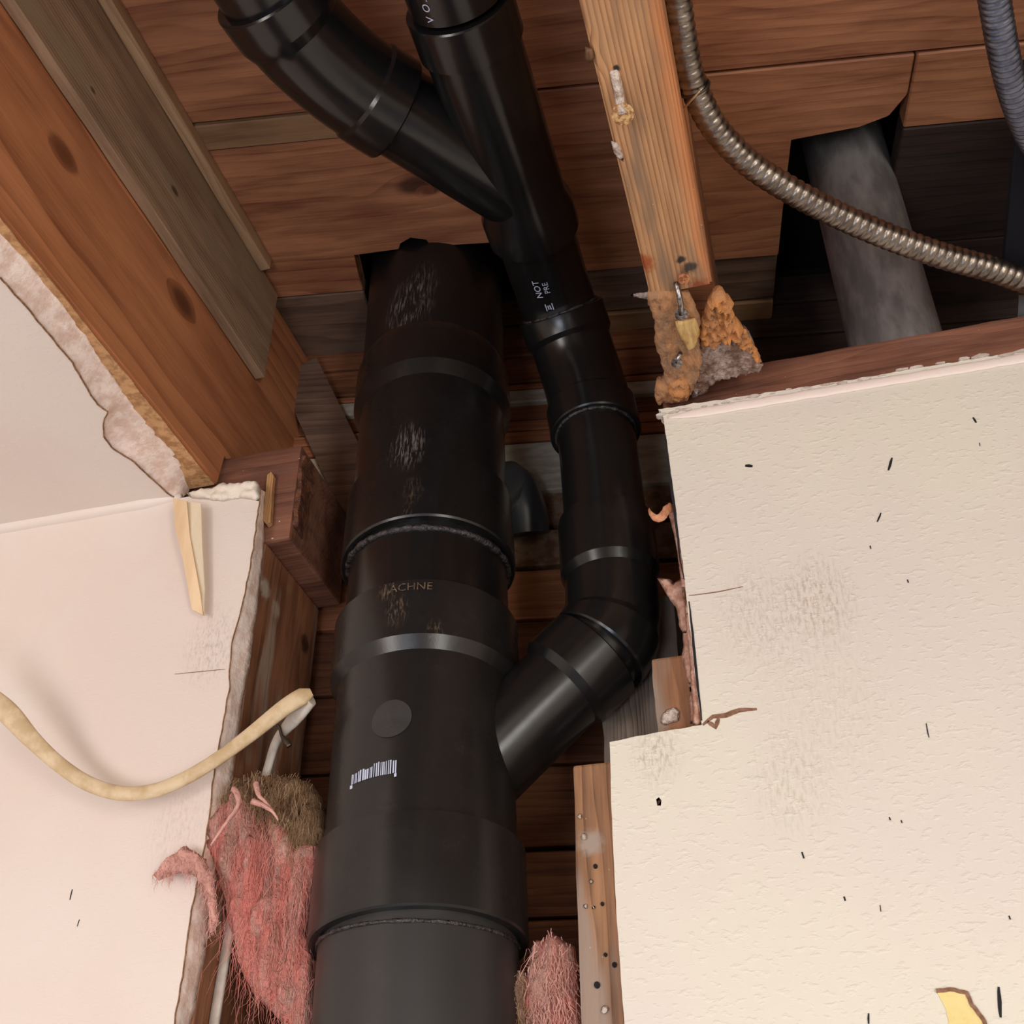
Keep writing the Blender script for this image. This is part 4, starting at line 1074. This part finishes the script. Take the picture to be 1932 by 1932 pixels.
iw = empty('glass_wool', at(500, 1700, Y=.63), 'big pink tuft of glass wool with a dusty brown top, left of the stack', 'insulation')
pk = [(368, 1562), (395, 1545), (420, 1520), (445, 1485), (470, 1490), (500, 1500), (520, 1520), (545, 1560), (575, 1590), (612, 1600), (612, 1625), (598, 1660), (590, 1700), (580, 1760), (590, 1800), (592, 1860), (588, 1960), (560, 1960), (520, 1915), (482, 1880), (455, 1830), (440, 1770), (425, 1700), (408, 1640), (390, 1600)]
bk = [(400, 1540), (425, 1500), (460, 1470), (500, 1460), (545, 1463), (585, 1475), (602, 1500), (615, 1540), (617, 1570), (613, 1610), (590, 1640), (560, 1650), (540, 1600), (500, 1560), (450, 1540)]
YI = .634
def notch(p):
    h = 0
    for pts_, dp, wd in ((((500, 1530), (510, 1600), (516, 1690)), .014, .0042), (((452, 1560), (470, 1680), (500, 1800)), .005, .004), (((560, 1640), (545, 1740), (560, 1860)), .006, .004), (((590, 1640), (572, 1760), (580, 1860)), .004, .003)):
        ds = 9
        for (a, b) in zip(pts_, pts_[1:]):
            A_, B_ = at(*a, Y=YI), at(*b, Y=YI); ax_, az = B_.x - A_.x, B_.z - A_.z
            t = max(0, min(1, ((p.x - A_.x) * ax_ + (p.z - A_.z) * az) / (ax_ * ax_ + az * az)))
            ds = min(ds, math.hypot(p.x - A_.x - t * ax_, p.z - A_.z - t * az))
        h -= dp * math.exp(-(ds / wd) ** 2)
    return h
D3 = lambda l, sd, amp=.001: dense([at(x, y, Y=YI) for x, y in l], .003, amp, sd, V((0, 1, 0)))
pillow('pink_wool', D3(pk, 41), (0, -1, 0), .014, PINK, iw, step=.0026, width=.018, rough=.45, back=.9, hfun=notch, stretch=(170, 170, 34))
pillow('dusty_wool', [p + V((0, .004, 0)) for p in D3(bk, 42)], (0, -1, 0), .016, BRN, iw, step=.0026, width=.016, rough=.42, back=.7, seed=5, stretch=(260, 260, 60))
fibres('pink_fibres', pk, YI, (0, -1, 0), .0100, 520, PINK_F, iw, .05, (.012, .045), .007, seed=1, r=.00011)
fibres('dusty_fibres', bk, YI + .004, (0, -1, 0), .017, 600, BRN_F, iw, .05, (.006, .020), .004, seed=2, r=.00012)
t1 = [(288, 1650), (305, 1630), (325, 1612), (345, 1598), (368, 1605), (388, 1622), (402, 1650), (408, 1690), (412, 1740), (402, 1765), (392, 1768), (396, 1740), (390, 1700), (372, 1655), (350, 1648), (325, 1652), (300, 1662)]
tf = props(pillow('glass_wool', dense([at(x, y, Y=.612) for x, y in t1], .002, .0016, 43, V((0, 1, 0))), (0, -1, 0), .004, PINK_P, step=.002, width=.008, rough=.5, back=.5, stretch=(160, 160, 90)), 'thin pale pink wisp of glass wool sticking out over the left wall board', 'insulation')
fibres('wisp_fibres', t1, .612, (0, -1, 0), .004, 200, PINK_P, tf, .3, (.003, .012), .004, seed=3, r=.0002)
for nm, pts in (('curl', [(442, 1488, .606), (448, 1500, .603), (450, 1520, .602), (432, 1545, .602), (418, 1565, .603), (398, 1595, .606)]), ('curl', [(478, 1512, .604), (498, 1520, .602), (515, 1532, .602), (525, 1548, .604)]), ('curl', [(484, 1478, .606), (488, 1500, .603), (500, 1512, .603), (515, 1530, .604)])):
    P = Path([at(x, y, Y=d_) for x, y, d_ in pts], 8)
    v_, f_ = sweep(P, [(0, .0022), (P.L * .3, .0016), (P.L, .0006)], 10, .002, fn=lambda s, ph, r: r * (1 + .4 * noise.noise(V((s * 200, ph, 1)))))
    mesh(nm, v_, f_, PINK_P, iw, smooth=True)

ir = empty('glass_wool', at(1040, 1870, Y=.66), 'pink and grey-brown glass wool at the bottom between stack and right stud', 'insulation')
YR = .655
pr1 = [(1000, 1790), (1012, 1772), (1028, 1775), (1038, 1755), (1052, 1768), (1085, 1785), (1100, 1960), (975, 1960), (990, 1880)]
br1 = [(932, 1900), (945, 1860), (965, 1835), (988, 1828), (1000, 1850), (1003, 1960), (925, 1960)]
pillow('pink_wool', dense([at(x, y, Y=YR) for x, y in pr1], .003, .001, 44, V((0, 1, 0))), (0, -1, 0), .010, PINK, ir, step=.0028, width=.012, rough=.4, back=.8, stretch=(150, 150, 40))
pillow('dusty_wool', dense([at(x, y, Y=YR - .006) for x, y in br1], .003, .001, 45, V((0, 1, 0))), (0, -1, 0), .008, simple('greyish_glass_wool', sr(176, 140, 124), .95, col2=sr(140, 108, 94), nscale=90, bmp=1, bscale=300, bdist=.003, spec=.1), ir, step=.0028, width=.012, rough=.35, seed=8)
fibres('pink_fibres', pr1, YR, (0, -1, 0), .0105, 300, PINK_P, ir, .1, (.008, .022), seed=5)
fibres('dusty_fibres', br1, YR - .006, (0, -1, 0), .0085, 200, BRN_F, ir, .1, (.005, .014), seed=6)
